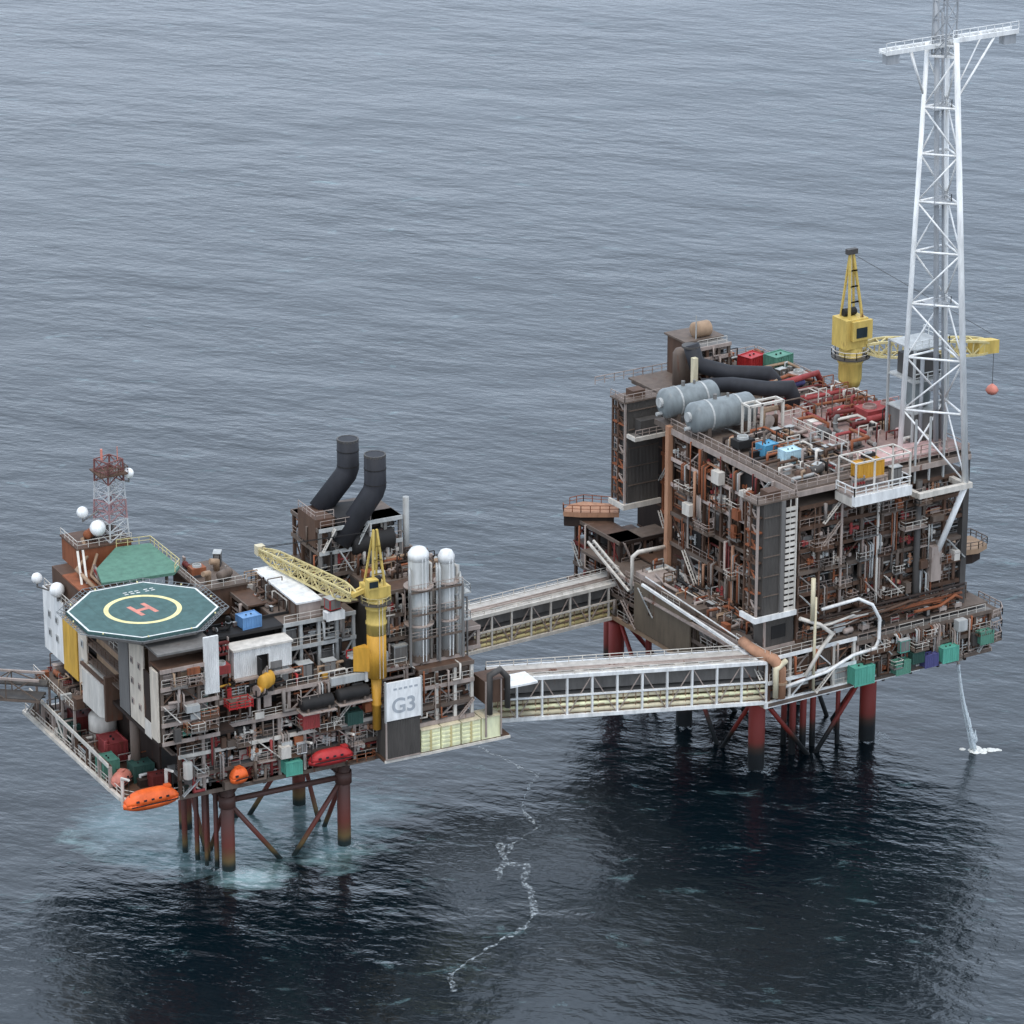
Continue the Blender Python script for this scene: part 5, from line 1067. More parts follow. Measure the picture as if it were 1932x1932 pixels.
# red pipework field in front of the crane
t = thing('red_pipe_field', 'tangle of dull red pipework on the roof in front of the far yellow crane', 'pipework', (104, 4, 47), FW)
for i in range(12):
    y = -3.5 + i * 1.9; x = 103.2 + rp.uniform(-1.0, 2); z = 47.2 + rp.uniform(.3, 1.8)
    part('red_pipe', MB().path([(x, y, 47.0), (x, y, z), (x + rp.uniform(4, 8.5), y + rp.uniform(-1, 1.5), z), (x + 8.8, y + 1.0, 47.1)], rp.choice((.2, .3, .45)), 8), rp.choice(('redpipe', 'maroon', 'maroon', 'redpipe', 'pinkdeck', 'rust')), t, True)
t = thing('red_gas_cooler', 'long dull red cooler unit on the roof just left of the flare tower', 'cooler', (107, -3, 47), FW)
part('body', MB().box(106.0, 112.8, -3.4, .2, 47.7, 49.4), 'redpipe', t); part('header', MB().lathe((105.6, -3.8, 48.4), dome(.55, 0, 7.2, 4, .5), 10, 'x'), 'redpipe', t, True)
m = MB(); [m.box(x, x + .3, -3.2, -2.9, 47.01, 47.7) for x in (106.3, 109.2, 112.2)]; part('leg', m, 'maroon', t)
m = MB(); [m.lathe((x, -1.6, 49.4), [(1.1, 0), (1.0, .4), (.9, .4), (.9, .05)], 14) for x in (107.6, 110.9)]; part('fan_ring', m, 'pinkdeck', t)
for i, (k, c, x, y, z, ro, s, lb) in enumerate((
    ('cont', 'midblue', 87.4, -4.0, 46.31, 8, .85, 'deep blue container on the near corner of the flare platform roof'),
    ('cont', 'paleblue', 87.8, -9.2, 46.8, 0, .9, 'pale blue container just right of the deep blue one on the roof'),
    ('cont', 'red', 108.0, 29.5, 46.32, 15, 1.15, 'red container at the far edge of the roof left of the green one'),
    ('cont', 'green', 111.4, 27.2, 46.4, 10, 1.2, 'green container at the far edge of the roof left of the crane'),
    ('drum', 'indigo', 107.4, 16.6, 47.2, 0, .9, 'indigo drum at the left end of the red pipe field'),
    ('cab', 'amber', 89.0, -14.2, 46.31, 30, .8, 'amber cabinet on the roof near the pale blue container'),
    ('basket', 'dark', 91.2, -1.5, 46.31, 30, 1.25, 'black cargo basket on the roof behind the pale blue container'),
    ('fan', 'dark', 85.6, -.4, 46.31, 0, 1.2, 'black air cooler box on the roof left of the deep blue container'))):
    place(k, c, (x, y, z), FW, ro, (s, s, s * .9), label=lb)
rows = (('near row', -15.2, 84.6, 95, 4), ('second row', -9.4, 91.0, 103, 5), ('third row', -3.8, 93.6, 102, 3), ('fourth row', 1.2, 84.5, 96, 5), ('fifth row', 19.8, 98.6, 112, 4), ('back row', 24.0, 100.5, 113, 5), ('far edge row', 32.5, 100.8, 106, 2))
for nm_, y, xa, xb, n_ in rows:
    for k in range(n_):
        kd = rp.choice(('cab', 'pump', 'man', 'fan', 'drum', 'duct')); x = xa + (xb - xa) * (k + .5) / n_; zt = 47.01 if (x > 96 and y < 14) else 46.31
        s = min(1.1, (xb - xa) / n_ / 3.0)
        place(kd, rp.choice(('greybrown', 'beam', 'brown', 'grey', 'pipe', 'lightgrey', 'darkgrey')), (x, y + rp.uniform(-.6, .6), zt), FW, rp.choice((0, 90, 0, 10)), (s, s, s), where=f"{ORD[k]} from left in {nm_} of flare platform roof")
for i in range(16):
    x = rp.uniform(84, 96); y = rp.uniform(-16, 3); z = 46.6 + rp.uniform(0, .8); dx, dy = rp.choice(((6, 0), (0, 7), (4, 3)))
    part('pipe_run', MB().path([(x, y, z), (x + dx, y, z), (x + dx, y + dy, z), (x + dx, y + dy, z - .4)], rp.choice((.12, .18, .25)), 6), rp.choice(('beam', 'pipe', 'pinkdeck', 'lightgrey')), rfm, True)
# ---- railed platform with white box girder and orange crate
t = thing('railed_work_platform', 'white railed work platform on a white box girder projecting over the front face', 'platform', (86, -22, 44), FW)
part('box_girder', MB().box(89.3, 99.4, -23.2, -22.4, 43.9, 45.4), 'white', t)
part('deck', MB().box(89.4, 99.3, -22.4, -18.6, 45.0, 45.3), 'beam', t)
part('girder_bracket', MB().prism([(89.4, -22.4), (90.1, -22.4), (90.1, -18.2), (89.4, -18.2)], 43.6, 44.9).prism([(98.6, -22.4), (99.3, -22.4), (99.3, -18.2), (98.6, -18.2)], 43.6, 44.9), 'offwhite', t)
part('upper_deck', MB().box(91.4, 96.4, -21.2, -18.7, 46.7, 46.9), 'beam', t); part('upper_deck_leg', MB().box(91.5, 91.7, -21.1, -20.9, 45.31, 46.69), 'beam', t); part('upper_deck_leg', MB().box(96.1, 96.3, -21.1, -20.9, 45.31, 46.69), 'beam', t)
part('handrail', MB().rail([(89.3, -18.6, 45.3), (89.3, -23.0, 45.4), (99.3, -23.0, 45.4), (99.3, -18.6, 45.3)], 1.3, 2.0, .1), 'white', t)
m = MB()
for x in (89.5, 92.8, 96.0, 99.1): m.bar((x, -22.9, 45.4), (x, -22.9, 50.3), .16).bar((x, -18.8, 45.3), (x, -18.8, 50.3), .14).bar((x, -22.9, 50.3), (x, -18.8, 50.3), .12)
m.bar((89.5, -22.9, 50.3), (99.1, -22.9, 50.3), .16).bar((89.5, -18.8, 50.3), (99.1, -18.8, 50.3), .14)
part('gantry_frame', m, 'offwhite', t)
place('cont', 'amber', (93.8, -19.9, 46.92), FW, 0, (1.45, .8, .9), label='amber orange crate on the white railed work platform')
place('cab', 'dark', (97.6, -21.4, 45.32), FW, 0, (.9, .9, 1.25), label='black cabinet right of the amber crate on the work platform')
place('man', 'grey', (91.0, -21.6, 45.32), FW, 0, (.8, .8, 1.2), label='grey valve manifold left of the amber crate on the work platform')
place('fan', 'dark', (94.2, -19.4, 49.2), FW, 0, (.9, .4, .5), label='black box on top of the amber crate on the work platform')

# ---- grey module behind the flare tower
t = thing('knockout_drum_module', 'grey steel module standing behind the foot of the flare tower', 'module', (107, -10, 46), FW)
part('wall', MB().box(107.4, 113.2, -12.4, -6.6, 47.05, 51.5), 'grey', t)
m = MB()
for x in (107.2, 113.4):
    for y in (-12.6, -6.4): m.bar((x, y, 47), (x, y, 61.5), .22)
for z in (51.6, 56.4, 61.4): m.box(107.1, 113.5, -12.7, -6.3, z - .2, z)
part('frame', m, 'lightgrey', t); part('drum', MB().lathe((110.4, -9.4, 51.8), [(1.6, 0), (1.9, .6), (1.9, 3.6), (1.2, 4.3)], 16), 'silver', t, True)
part('upper_box', MB().box(108.2, 112.6, -11.8, -7.2, 56.5, 59.6), 'darkgrey', t); part('handrail', MB().rail([(107.2, -12.6, 61.4), (113.4, -12.6, 61.4), (113.4, -6.4, 61.4)], 1.2, 1.3, .08).rail([(107.2, -12.6, 56.4), (113.4, -12.6, 56.4)], 1.2, 1.3, .08), 'marking', t)
part('pipework', MB().path([(112.4, -12.8, 47), (112.4, -12.8, 55), (110, -12.8, 55)], .35).path([(108.4, -12.9, 47), (108.4, -12.9, 60)], .3), 'flaregrey', t, True)
# ---- flare tower (three legged)
ft = thing('flare_tower', 'tall white three-legged lattice flare tower with two side arms near its top', 'flare tower', (107, -16, 43), FW)
dv = lambda ang: Vector((cos(R(ang)), sin(R(ang)), 0))
zb, zt = 43.2, 106.0
Rb = Vector((110.3, -21.6, 0)); Lb = Rb - dv(-47.5) * 9.9; Bb = Lb + dv(4) * 8.9
cb = (Rb + Lb) / 2; ct = cb + Vector((-.1, .9, 0)) * 0
s_t = .43
legs0 = [Lb, Rb, Bb]; legs1 = [ct - dv(-47.5) * .95 + (p - cb) * s_t for p in legs0]
def LG(k, z): u = (z - zb) / (zt - zb); p = legs0[k].lerp(legs1[k], u); return Vector((p.x, p.y, z))
for k, r in ((0, .34), (1, .42), (2, .34)): part('leg', MB().bar(LG(k, zb), LG(k, zt + 2.0), r * 1.2, 10, r * 1.0), 'flarewhite', ft, True)
zs = [43.2, 53.5, 61.5, 69.6, 77.4, 84.8, 91.8, 98.6, 106.0]
for i, (za, zb2) in enumerate(zip(zs[:-1], zs[1:])):
    for k in range(3):
        a, b = k, (k + 1) % 3
        fl = (i % 2) ^ (k == 1)
        if i > 0: part('ring_brace', MB().bar(LG(a, za), LG(b, za), .17, 6), 'flarewhite', ft, True)
        part('diagonal_brace', MB().bar(LG(a if fl else b, za), LG(b if fl else a, zb2), .14, 6), 'flarewhite', ft, True)
pc = (Lb + Rb + Bb) / 3
def PCt(z, o=0): u = (z - zb) / (zt - zb); return Vector((pc.x + (ct.x - .6 - pc.x) * u + o, pc.y + (ct.y + 1.9 - pc.y) * u, z))
part('flare_pipe', MB().path([PCt(47), PCt(80), PCt(118)], .4, 10), 'flaregrey', ft, True)
part('flare_pipe', MB().path([PCt(47, 1.2), PCt(80, 1.2), PCt(112, 1.0)], .2, 8), 'flaregrey', ft, True)
for z in (69.4, 84.6, 98.4): part('rest_platform', MB().cbox(PCt(z).x, PCt(z).y, z, 3.0, 3.0, .18).rail([PCt(z + .18) + Vector(q) for q in ((-1.5, -1.5, 0), (1.5, -1.5, 0), (1.5, 1.5, 0))], 1.1, 1.5, .06), 'flaregrey', ft)
tc_ = (legs1[0] + legs1[1] + legs1[2]) / 3
m = MB()
tp = [Vector((tc_.x + 1.7 * cos(R(a)), tc_.y + 1.7 * sin(R(a)), 0)) for a in (60, 150, 240, 330)]
for i in range(6):
    z0 = 106 + i * 2.6
    for k in range(4): m.bar(tp[k] + Vector((0, 0, z0)), tp[k] + Vector((0, 0, z0 + 2.6)), .14).bar(tp[k] + Vector((0, 0, z0)), tp[(k + 1) % 4] + Vector((0, 0, z0 + 2.6)), .08).bar(tp[k] + Vector((0, 0, z0 + 2.6)), tp[(k + 1) % 4] + Vector((0, 0, z0 + 2.6)), .08)
part('top_lattice', m, 'flaregrey', ft)
# side arms run parallel to the front face
for nm_, xa, xb, zz_, lb in (('arm', 97.2, 109.6, 107.2, 'left arm'), ('arm', 107.6, 119.2, 108.0, 'right arm')):
    y = legs1[0].y - .2 if xa < 100 else legs1[1].y + 1.4
    m = MB().box(xa, xb, y - .7, y - .45, zz_ - .1, zz_ + .55).box(xa, xb, y + .9, y + 1.15, zz_ - .1, zz_ + .55)
    n_ = 8
    for i in range(n_): m.box(xa + (xb - xa) * i / n_, xa + (xb - xa) * i / n_ + .2, y - .44, y + .89, zz_, zz_ + .3)
    part(nm_, m, 'flarewhite', ft, label=lb)
    part('arm_rail', MB().rail([(xa, y - .6, zz_ + .55), (xb, y - .6, zz_ + .55)], 1.1, 1.5, .06), 'flarewhite', ft)
    end = xa if xa < 100 else xb; sg = 1 if xa < 100 else -1; foot = LG(0 if xa < 100 else 1, 100.2)
    part('arm_strut', MB().bar((end + sg * 4.2, y - .5, zz_ - .1), foot, .17, 6).bar((end + sg * 5.4, y + .9, zz_ - .1), foot + Vector((0, .6, 1)), .12, 6), 'flarewhite', ft, True)
    part('arm_fitting', MB().box(end + (.3 if sg > 0 else -2.4), end + (2.4 if sg > 0 else -.3), y - .5, y + .7, zz_ - 1.5, zz_ - .12), 'flaregrey', ft)
m = MB(); 
for a, b in ((0, 1), (1, 2), (2, 0)): m.bar(LG(a, 106), LG(b, 106), .2).bar(LG(a, 107.6), LG(b, 107.6), .14)
part('top_frame', m, 'flarewhite', ft)
# brackets carrying the tower off the front corner
part('foot_bracket', MB().box(101.6, 111.2, -22.2, -21.4, 42.4, 43.2).box(110.0, 110.8, -21.39, -18.1, 42.3, 43.1).box(101.6, 102.3, -21.39, -18.1, 42.3, 43.1), 'offwhite', ft)
part('foot_strut', MB().bar((110.3, -21.6, 42.6), (107.6, -18.3, 30.4), .45, 8), 'flarewhite', ft, True)
part('foot_shoe', MB().box(106.6, 108.4, -19.2, -18.1, 27.6, 33.0), 'beam', ft)
m = MB(); 
for x in (103.6, 106.2, 108.8): m.bar((x, -18.2, 43.3), (x, -18.2, 53), .2)
part('rear_support', m, 'lightgrey', ft)

# ---- far crane
c2 = thing('pedestal_crane', 'yellow pedestal crane at the far right with its boom pointing right behind the flare tower', 'crane', (114.4, 12.6, 44), FW)
cx, cy = 114.4, 12.6
part('pedestal', MB().lathe((cx, cy, 42), [(1.7, 0), (1.5, 3), (1.45, 5.6)], 20), 'offwhite', c2, True, 'off-white pedestal foot')
part('pedestal', MB().lathe((cx, cy, 47.6), [(1.5, 0), (1.8, 1.2), (1.8, 3.6), (2.0, 3.8), (2.0, 4.3), (1.8, 4.4), (1.8, 6.4)], 20), 'craneyellow', c2, True, 'yellow pedestal drum')
part('access_ring', MB().lathe((cx, cy, 52.2), [(3.0, 0), (3.0, .25), (1.9, .25), (1.9, 0)], 16), 'darkgrey', c2)
part('ring_rail', MB().rail([(cx + 2.9 * cos(R(q * 36)), cy + 2.9 * sin(R(q * 36)), 52.45) for q in range(11)], 1.1, 1.8, .07), 'offwhite', c2)
part('winch', MB().lathe((cx - 1.2, cy + .6, 59.2), [(.6, 0), (.6, 2.2)], 12, 'x'), 'dark', c2)
part('slewing_house', MB().box(cx - 2.3, cx + 1.8, cy - 1.8, cy + 1.8, 54.0, 58.6).box(cx - 1.4, cx + 2.2, cy - 2.4, cy - 1.81, 55.4, 58.4), 'craneyellow', c2)
part('cab_window', MB().box(cx - .8, cx + 1.2, cy - 2.46, cy - 2.41, 55.8, 57.4), 'glass', c2)
m = MB()
for sx in (-1, 1):
    m.bar((cx + 1.2 * sx, cy - 1, 58.6), (cx + .3 * sx - .4, cy, 68.6), .24).bar((cx + 1.2 * sx, cy + 1.2, 58.6), (cx + .3 * sx - .4, cy, 68.6), .2)
    for z, s_ in ((61, .95), (63.5, .7), (66, .5)): m.bar((cx - s_ - .2, cy - .6, z), (cx + s_ - .2, cy - .6, z), .13)
part('a_frame', m, 'craneyellow', c2); part('a_frame_head', MB().box(cx - 1.3, cx + .5, cy - .4, cy + .4, 68.5, 69.3), 'darkgrey', c2)
tipx, tipy = 135.8, 4.8
part('boom', boom_lattice((cx + 1.8, cy - 1.2, 53.6), (tipx, tipy, 52.4), 2.5, 2.2, 11, .24), 'paleyellow', c2)
part('boom_head', MB().prism([(tipx - 3.6, tipy + 1.9), (tipx - .2, tipy + .6), (tipx + .3, tipy - .9), (tipx - 3.0, tipy - .2)], 51.5, 53.6), 'craneyellow', c2)
part('pendant_cable', MB().bar((cx - .4, cy, 68.6), (tipx - .5, tipy, 54.4), .05), 'darkgrey', c2)
part('hoist_cable', MB().bar((tipx, tipy, 52), (tipx, tipy, 46.2), .045), 'darkgrey', c2)
part('hook_block', MB().lathe((tipx, tipy, 44.5), [(.1, 0), (.7, .25), (1.05, .8), (.7, 1.4), (.15, 1.8)], 12), 'salmon', c2, True)

# ================================================================== BRIDGES
def bridge(name, lab, p, q, w_, h_, n, roofc, zt, pipes, chord='offwhite'):
    t = thing(name, lab, 'bridge', tuple(p), FW); p = Vector(p); q = Vector(q)
    c = truss(p, q, w_, h_, n, None)
    for k in range(4): part('chord', MB().bar(c[0][k], c[-1][k], .36 if k in (0, 3) else .24), chord, t)
    for i in range(n + 1):
        part('post', MB().bar(c[i][0], c[i][3], .2), chord, t)
        if i % 2 == 0: part('post', MB().bar(c[i][1], c[i][2], .13), 'greybrown', t)
    for i in range(n):
        a, b = (0, 3) if i % 2 else (3, 0); part('diagonal_brace', MB().bar(c[i][a], c[i + 1][b], .09), 'beam', t)
    d = (q - p).normalized(); s_ = Vector((-d.y, d.x, 0)); U = Vector((0, 0, 1))
    def slab(o0, o1, z0, z1):
        a = p + s_ * o0; b = q + s_ * o0; cc = q + s_ * o1; dd = p + s_ * o1
        k = [(a.x, a.y), (b.x, b.y), (cc.x, cc.y), (dd.x, dd.y)]; return MB().prism(k, p.z + z0, p.z + z1)
    part('roof_cladding', slab(.3, w_ - .2, h_ - .12, h_ + .1), roofc, t)
    part('walkway', slab(.5, w_ - .3, h_ * .5 - .2, h_ * .5 - .05), 'grey', t)
    part('mid_rail', MB().bar(p + U * (h_ * .5 + .1) - s_ * .05, q + U * (h_ * .5 + .1) - s_ * .05, .18), chord, t)
    part('rear_wall', slab(w_ - .6, w_ - .45, h_ * .52, h_ - .15), 'grey', t); part('floor', slab(.4, w_ - .3, .1, .3), 'tan', t)
    part('side_panel', slab(1.5, 1.6, h_ * .55, h_ - .2), 'grey', t)
    for i, (o, z, r, mt_) in enumerate(pipes): part('pipeline', MB().bar(p + s_ * o + U * z, q + s_ * o + U * z, r, 10), mt_, t, True)
    m = MB(); 
    for i in range(n * 2): b = p.lerp(q, (i + .5) / (n * 2)); m.bar(b + s_ * .15 + U * .2, b + s_ * .15 + U * (h_ * .48), .09).bar(b + s_ * .15 + U * (h_ * .25), b + s_ * .15 + U * (h_ * .25) + d * .9, .2)
    part('pipe_hanger', m, 'tan', t)
    m = MB().rail([tuple(p + s_ * .1 + U * h_), tuple(q + s_ * .1 + U * h_)], .8, 2.0, .06).rail([tuple(p + s_ * (w_ - .3) + U * (h_ + .1)), tuple(q + s_ * (w_ - .3) + U * (h_ + .1))], .9, 2.0, .06); part('roof_rail', m, 'offwhite', t)
    part('roof_pipe', MB().bar(p + s_ * 1.5 + U * (h_ + .35), q + s_ * 1.5 + U * (h_ + .35), .22, 8).bar(p + s_ * 2.3 + U * (h_ + .3), q + s_ * 2.3 + U * (h_ + .3), .15, 8), 'beam', t, True)
    for i in range(n): b = p.lerp(q, (i + .5) / n) + s_ * 1.9 + U * (h_ + .1); part('roof_tie', MB().cbox(b.x, b.y, b.z, 1.6, 1.6, .12), 'offwhite' if i % 2 else 'lightgrey', t)
    return t
bridge('walkway_bridge', 'near white lattice bridge with cream pipelines joining the two platforms', (39.5, -5.6, 15.6), (76.6, -20.4, 15.6), 5.0, 6.2, 11, 'roofbeige', 22,
       ((.35, .75, .34, 'cream'), (.3, 1.65, .3, 'palecream'), (.4, 2.45, .26, 'cream'), (1.3, 1.2, .4, 'paleyellow'), (1.2, 2.2, .3, 'cream'), (2.4, 1.4, .45, 'tan')), 'white')
bridge('walkway_bridge', 'far lattice bridge with dull cream pipes running behind the near bridge', (33.5, 18.6, 14.9), (79.2, 20.0, 14.9), 4.6, 5.4, 13, 'roofbeige', 20,
       ((.35, .6, .3, 'paleyellow'), (.3, 1.4, .26, 'paleyellow'), (.45, 2.1, .24, 'cream'), (1.3, 1.1, .35, 'tan'), (2.2, 1.6, .35, 'tan')), 'offwhite')
t = thing('bridge_end_house', 'brown shelter with white roof at the left end of the near bridge', 'shelter', (35, -7, 21), FL)
part('wall', MB().box(36, 39.6, -8.2, -4.4, 21.0, 24.4), 'brown', t); part('roof', MB().box(39.0, 44.4, -8.2, -4.2, 22.6, 22.9), 'white', t); part('pipe', MB().path([(36.6, -8.5, 19.5), (36.6, -8.5, 25.4), (38.2, -8.5, 26.0), (39.4, -8.5, 24.6), (39.4, -8.5, 20)], .42, 10), 'darkgrey', t, True)
part('wall_rib', MB().box(36, 36.25, -8.4, -8.21, 16, 24.4).box(38.4, 38.6, -8.4, -8.21, 16, 24.4), 'beam', t)
t = thing('landing_platform', 'small white topped landing at the right edge of the helideck platform under the far bridge', 'platform', (35, 2, 20), FL)
part('deck', MB().box(34.9, 38.4, -1.5, 2.5, 21.6, 21.9), 'white', t); part('wall', MB().box(35.0, 37.6, -1.2, 2.3, 22.6, 24.6), 'brown', t); part('leg', MB().box(35.1, 35.4, -1.2, -.9, 15.05, 21.6), 'beam', t); part('post', MB().box(37.2, 37.45, -1.1, -.85, 21.9, 22.6), 'beam', t)

# ================================================================== loose equipment on the open strips of deck
def strip(n_, p, q, fr, where, seed, cols, kinds, smax=1.0, rot=0):
    r_ = random.Random(seed); L = math.dist(p[:2], q[:2])
    for k in range(n_):
        t_ = (k + .5) / n_; kd = r_.choice(kinds); s_ = min(smax, L / n_ / 3.1) * r_.uniform(.8, 1.05)
        place(kd, r_.choice(cols), (p[0] + (q[0] - p[0]) * t_, p[1] + (q[1] - p[1]) * t_, p[2]), fr, rot + r_.choice((0, 0, 90, 8)), (s_, s_, s_), where=f"{ORD[k]} from left {where}")
AL = ('pump', 'cab', 'drum', 'man', 'fan', 'reel', 'duct')
strip(9, (79.6, 13.4, 22.52), (79.6, -11.8, 22.52), FW, 'on walkway ledge below the left face', 41, ('brown', 'rust', 'greybrown', 'dark', 'beam', 'darkbrown', 'grey'), AL, 1.1, 90)
strip(6, (79.2, 15.6, 22.52), (79.2, 29, 22.52), FW, 'on lower left ledge near far bridge', 42, ('brown', 'maroon', 'greybrown', 'dark'), AL, 1.0, 90) if False else None
strip(9, (87.5, -19.2, 22.52), (113, -19.2, 22.52), FW, 'on narrow ledge below the front face', 43, ('beam', 'brown', 'greybrown', 'pipe', 'dark', 'lightgrey'), AL, .62)
strip(7, (115.4, 24, 22.52), (115.4, -17.5, 22.52), FW, 'on the right end ledge of flare platform', 44, ('brown', 'greybrown', 'beam', 'grey'), AL, 1.2, 90)
strip(4, (23, 1.6, 38.52), (33.4, 1.6, 38.52), FL, 'on near roof edge behind white vessel towers', 45, ('beam', 'brown', 'lightgrey', 'grey'), AL, .9)
strip(4, (23, 5.2, 38.52), (33.4, 4.6, 38.52), FL, 'on roof between white towers and exhaust tower', 46, ('greybrown', 'brown', 'pipe', 'dark'), AL, .9)
strip(5, (15.8, 3.6, 35.62), (21.6, 3.6, 35.62), FL, 'on low roof behind the crane', 47, ('lightgrey', 'beam', 'brown', 'grey'), AL, .7)
strip(5, (-8.9, -6.6, 28.01) if False else (9.2, 10, 35.62), (9.2, 3.6, 35.62), FL, 'beside the long white roof', 48, ('brown', 'greybrown', 'rust', 'dark'), AL, .7, 90)
strip(6, (87, 32.5, 46.32) if False else (92.0, 21.5, 46.32), (100, 18.2, 46.32), FW, 'between grey vessels and black ducts', 49, ('brown', 'greybrown', 'beam', 'dark'), AL, .6)
r_ = random.Random(51)
for i in range(26):   # pipework laid along the lower left ledge and its front counterpart
    if i < 14: y = r_.uniform(-14, 8); x = r_.uniform(77.6, 81.8); z = 22.7 + r_.uniform(0, 1.6); pts = [(x, y, z), (x, y + r_.uniform(2, 6), z), (x + r_.uniform(-.5, .8), y + 6.2, z + r_.uniform(-.2, 1.8))]
    else: x = r_.uniform(84, 108); y = r_.uniform(-20, -18.8); z = 22.8 + r_.uniform(0, 2.4); pts = [(x, y, z), (x + r_.uniform(2, 7), y, z), (x + 7.4, y, z + r_.uniform(-.2, 1.4)), (x + 9, y + .4, z + .2)]
    part('pipe_run', MB().path(pts, r_.choice((.1, .16, .24)), 6), r_.choice(('beam', 'brown', 'rust', 'offwhite', 'pipe', 'dark')), ld, True)
strip(7, (-13.4, 32, 20.82), (-13.4, 18, 20.82), FL, 'on the raised left wing walkway', 61, ('brown', 'maroon', 'greybrown', 'offwhite', 'dark', 'rust'), AL, 1.0, 90)
strip(8, (-8.0, -.8, 33.02) if False else (-7.0, 9.5, 33.02), (-7.0, 21, 33.02), FL, 'on quarters roof under the helideck rear', 62, ('brown', 'greybrown', 'tan', 'rust'), AL, .8, 90)
strip(6, (-2.5, -2.6, 31.2) if False else (-3.4, 1.0, 35.62), (3.0, 1.4, 35.62), FL, 'on dark deck left of blue container', 63, ('maroon', 'dark', 'brown', 'redpipe'), AL, .55)
strip(5, (22.5, -5.6, 28.02), (26, -5.9, 28.02), FL, 'beside the crane foot', 64, ('beam', 'offwhite', 'brown'), AL, .4)
rr_ = MB()
for i_, (pa, pb) in enumerate((((84, -12.6, 46.3), (97, -12.6, 46.3)), ((97, -10.8, 47.2), (97, 3, 47.0)), ((98, -6.6, 47.0), (106, -6.6, 47.0)), ((84.5, 1.6, 46.3), (95, 1.6, 46.3)), ((100.5, -17.4, 47.2), (110, -17.4, 47.2)), ((97, 6, 47.0), (104, 6, 47.0)))):
    part('roof_handrail', MB().rail([pa, pb], 1.3, 1.6, .08), 'offwhite' if i_ % 2 else 'beam', rfm)

# ---- irregular low pipework, posts and vents on the open roofs
def roof_clutter(par, x0, x1, y0, y1, z, n_, seed, cols):
    q = random.Random(seed)
    for i in range(n_):
        x = q.uniform(x0, x1); y = q.uniform(y0, y1); c_ = q.choice(cols); m_ = q.random()
        if m_ < .45:
            h = q.uniform(.3, 1.8); dx = q.uniform(1, 5); dy = q.uniform(1, 5) * q.choice((-1, 1)); x2 = min(x1, x + dx); y2 = max(y0, min(y1, y + dy)); pts = [(x, y, z), (x, y, z + h), (x2, y, z + h)] + ([(x2, y2, z + h)] if abs(y2 - y) > .5 else []); pts.append((pts[-1][0], pts[-1][1], z)); 
            if x2 - x > .4: part('pipe_loop', MB().path(pts, q.choice((.09, .14, .2)), 6), c_, par, True)
        elif m_ < .65: h = q.uniform(1.2, 3.4); part('vent_post', MB().path([(x, y, z), (x, y, z + h), (x + .35, y, z + h + .1), (x + .4, y, z + h - .2)], q.choice((.09, .13, .2)), 6), c_, par, True)
        elif m_ < .85: a_, b_, h = q.uniform(.5, 1.8), q.uniform(.5, 1.6), q.uniform(.4, 1.5); part('deck_box', MB().cbox(x, y, z, a_, b_, h).cbox(x, y, z + h - .05, a_ * 1.1, b_ * 1.1, .12), c_, par)
        else: h = q.uniform(2, 3.2); w_ = q.uniform(1.2, 2.6); part('portal_frame', MB().bar((x, y, z), (x, y, z + h), .09).bar((x + w_, y, z), (x + w_, y, z + h), .09).bar((x, y, z + h), (x + w_, y, z + h), .09).bar((x, y, z + h * .5), (x + w_, y, z + h * .5), .06), c_, par)
WC = ('beam', 'brown', 'rust', 'offwhite', 'greybrown', 'dark', 'lightgrey', 'darkbrown', 'tan')
roof_clutter(rfm, 83.5, 95, -17, 3, 46.31, 80, 71, WC)
roof_clutter(rfm, 96.5, 112, -13, 13, 47.02, 70, 72, WC + ('redpipe', 'maroon', 'lightpink'))
roof_clutter(rfm, 97, 112.5, 14.5, 35, 46.31, 70, 73, WC)
roof_clutter(ld, 77.4, 82, -14, 14, 22.52, 50, 74, WC)
roof_clutter(ld, 113.9, 117, -18, 28, 22.52, 24, 75, WC)
roof_clutter(up, 15.5, 21.4, 2.8, 5.2, 35.62, 22, 76, WC)
roof_clutter(up, 9, 11, 3, 15, 35.62, 16, 77, WC)
roof_clutter(rgt, 22, 33.6, .6, 5, 38.52, 44, 78, WC)
roof_clutter(up, -3.4, 20, -4.6, -3.4, 28.02, 40, 79, WC + ('red', 'amber'))
roof_clutter(ac, -12, -3, 6, 33, 33.02, 44, 80, WC + ('tan', 'rust'))
roof_clutter(low, -16, -9.8, 0, 32, 15.02, 60, 81, WC + ('redpipe', 'darkgreen'))
roof_clutter(low, -15.4, -11.5, 17.4, 32, 20.82, 24, 82, WC)
m_ = thing('tower_pipe_frame', 'grey frame and risers standing between and around the two white vessel towers', 'frame', (25.6, -5.8, 28), FL)
for x in (25.7, 29.9, 30.3, 33.5): part('riser', MB().path([(x, -5.7, 28.02), (x, -5.7, 41.5 if x < 31 else 39.6), (x + .5, -4.6, 41.9 if x < 31 else 40)], .16, 6), 'lightgrey', m_, True)
for z in (31.6, 35.2, 38.6): part('cross_beam', MB().box(25.5, 33.7, -6.15, -5.9, z, z + .25), 'greybrown', m_); part('handrail', MB().rail([(25.5, -6.1, z + .25), (33.7, -6.1, z + .25)], 1.0, 1.4, .05), 'beam', m_)
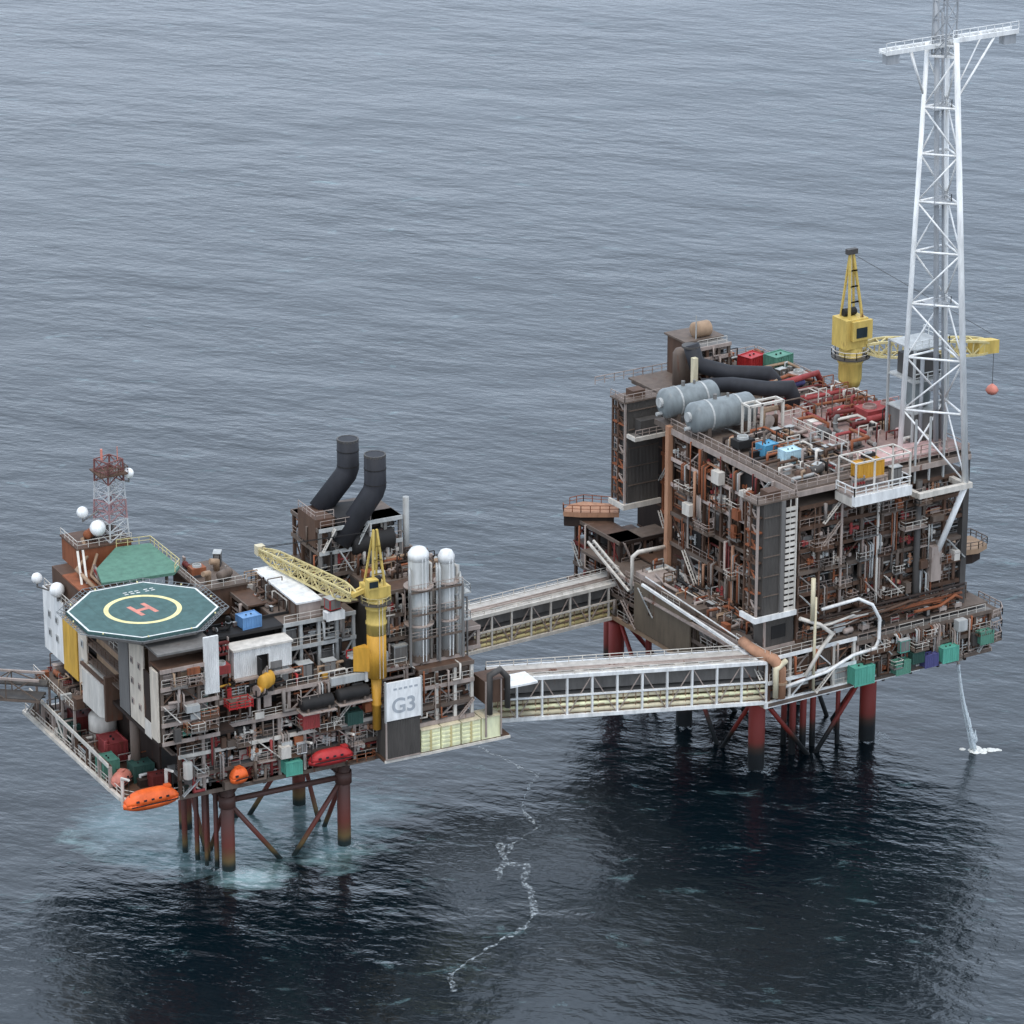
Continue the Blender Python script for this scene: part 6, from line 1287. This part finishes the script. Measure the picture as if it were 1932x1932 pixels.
for x in (25.5, 30.0, 33.6): part('post', MB().box(x - .14, x + .14, -6.35, -6.16, 28, 39), 'grey', m_)
# ---- foam collars where the legs meet the sea
lm = foam_mat('leg_foam', .46, .5, 1.2)
def collars(pts, fr, lab, rr):
    q = random.Random(9); mb = MB()
    for (x, y) in pts:
        n_ = 26; k = len(mb.v); X, Y, _ = fr.w((x, y, 0))
        for i in range(n_):
            a_ = 2 * pi * i / n_; w_ = q.uniform(.5, 2.4) * rr; mb.v += [(X + cos(a_) * rr, Y + sin(a_) * rr, .03), (X + cos(a_) * (rr + w_) + .5, Y + sin(a_) * (rr + w_), .03)]
        for i in range(n_): j = (i + 1) % n_; mb.f.append((k + 2 * i, k + 2 * i + 1, k + 2 * j + 1, k + 2 * j))
    solo('leg_foam', mb, lm, lab, 'foam', (0, 0, 0), FW, kind='stuff')
collars([(x, y) for x in (0, 17.8) for y in (0, 15.4)] + [(-2, 4), (-1.2, 7)], FL, 'broken white foam round the legs of the helideck platform', .9)
collars([(x, y) for x in (82.5, 102.8) for y in (-10, 9, 28)], FW, 'thin foam round the legs of the flare platform', 1.1)
# ---- joints, doors and pipes on the clad walls and boxes
for z in range(31, 45, 3): part('wall_band', MB().box(76.95, 79.75, -18.52, -18.41, z, z + .14), 'greybrown', bpy.data.objects['clad_tower'], label='horizontal cladding joint')
for z in range(33, 46, 3): part('wall_band', MB().box(82.95, 88.45, 25.86, 25.99, z, z + .14), 'greybrown', bpy.data.objects['clad_tower.001'], label='horizontal cladding joint')
for i in range(10): a_ = 2 * pi * i / 10; part('deck_light', MB().lathe((hx + 10.6 * cos(a_), hy + 10.6 * sin(a_), 40.0), [(.13, 0), (.1, .16)], 8), 'ringyellow', hd)
for d_ in (-6.4, -3.2, 0, 3.2, 6.4):
    k_ = MB(); L_ = 9.0 if abs(d_) > 5 else 9.6; k_.box(hx + d_ - .03, hx + d_ + .03, hy - L_, hy + L_, 39.98, 39.983); part('deck_seam', k_, 'darkgreen', hd)
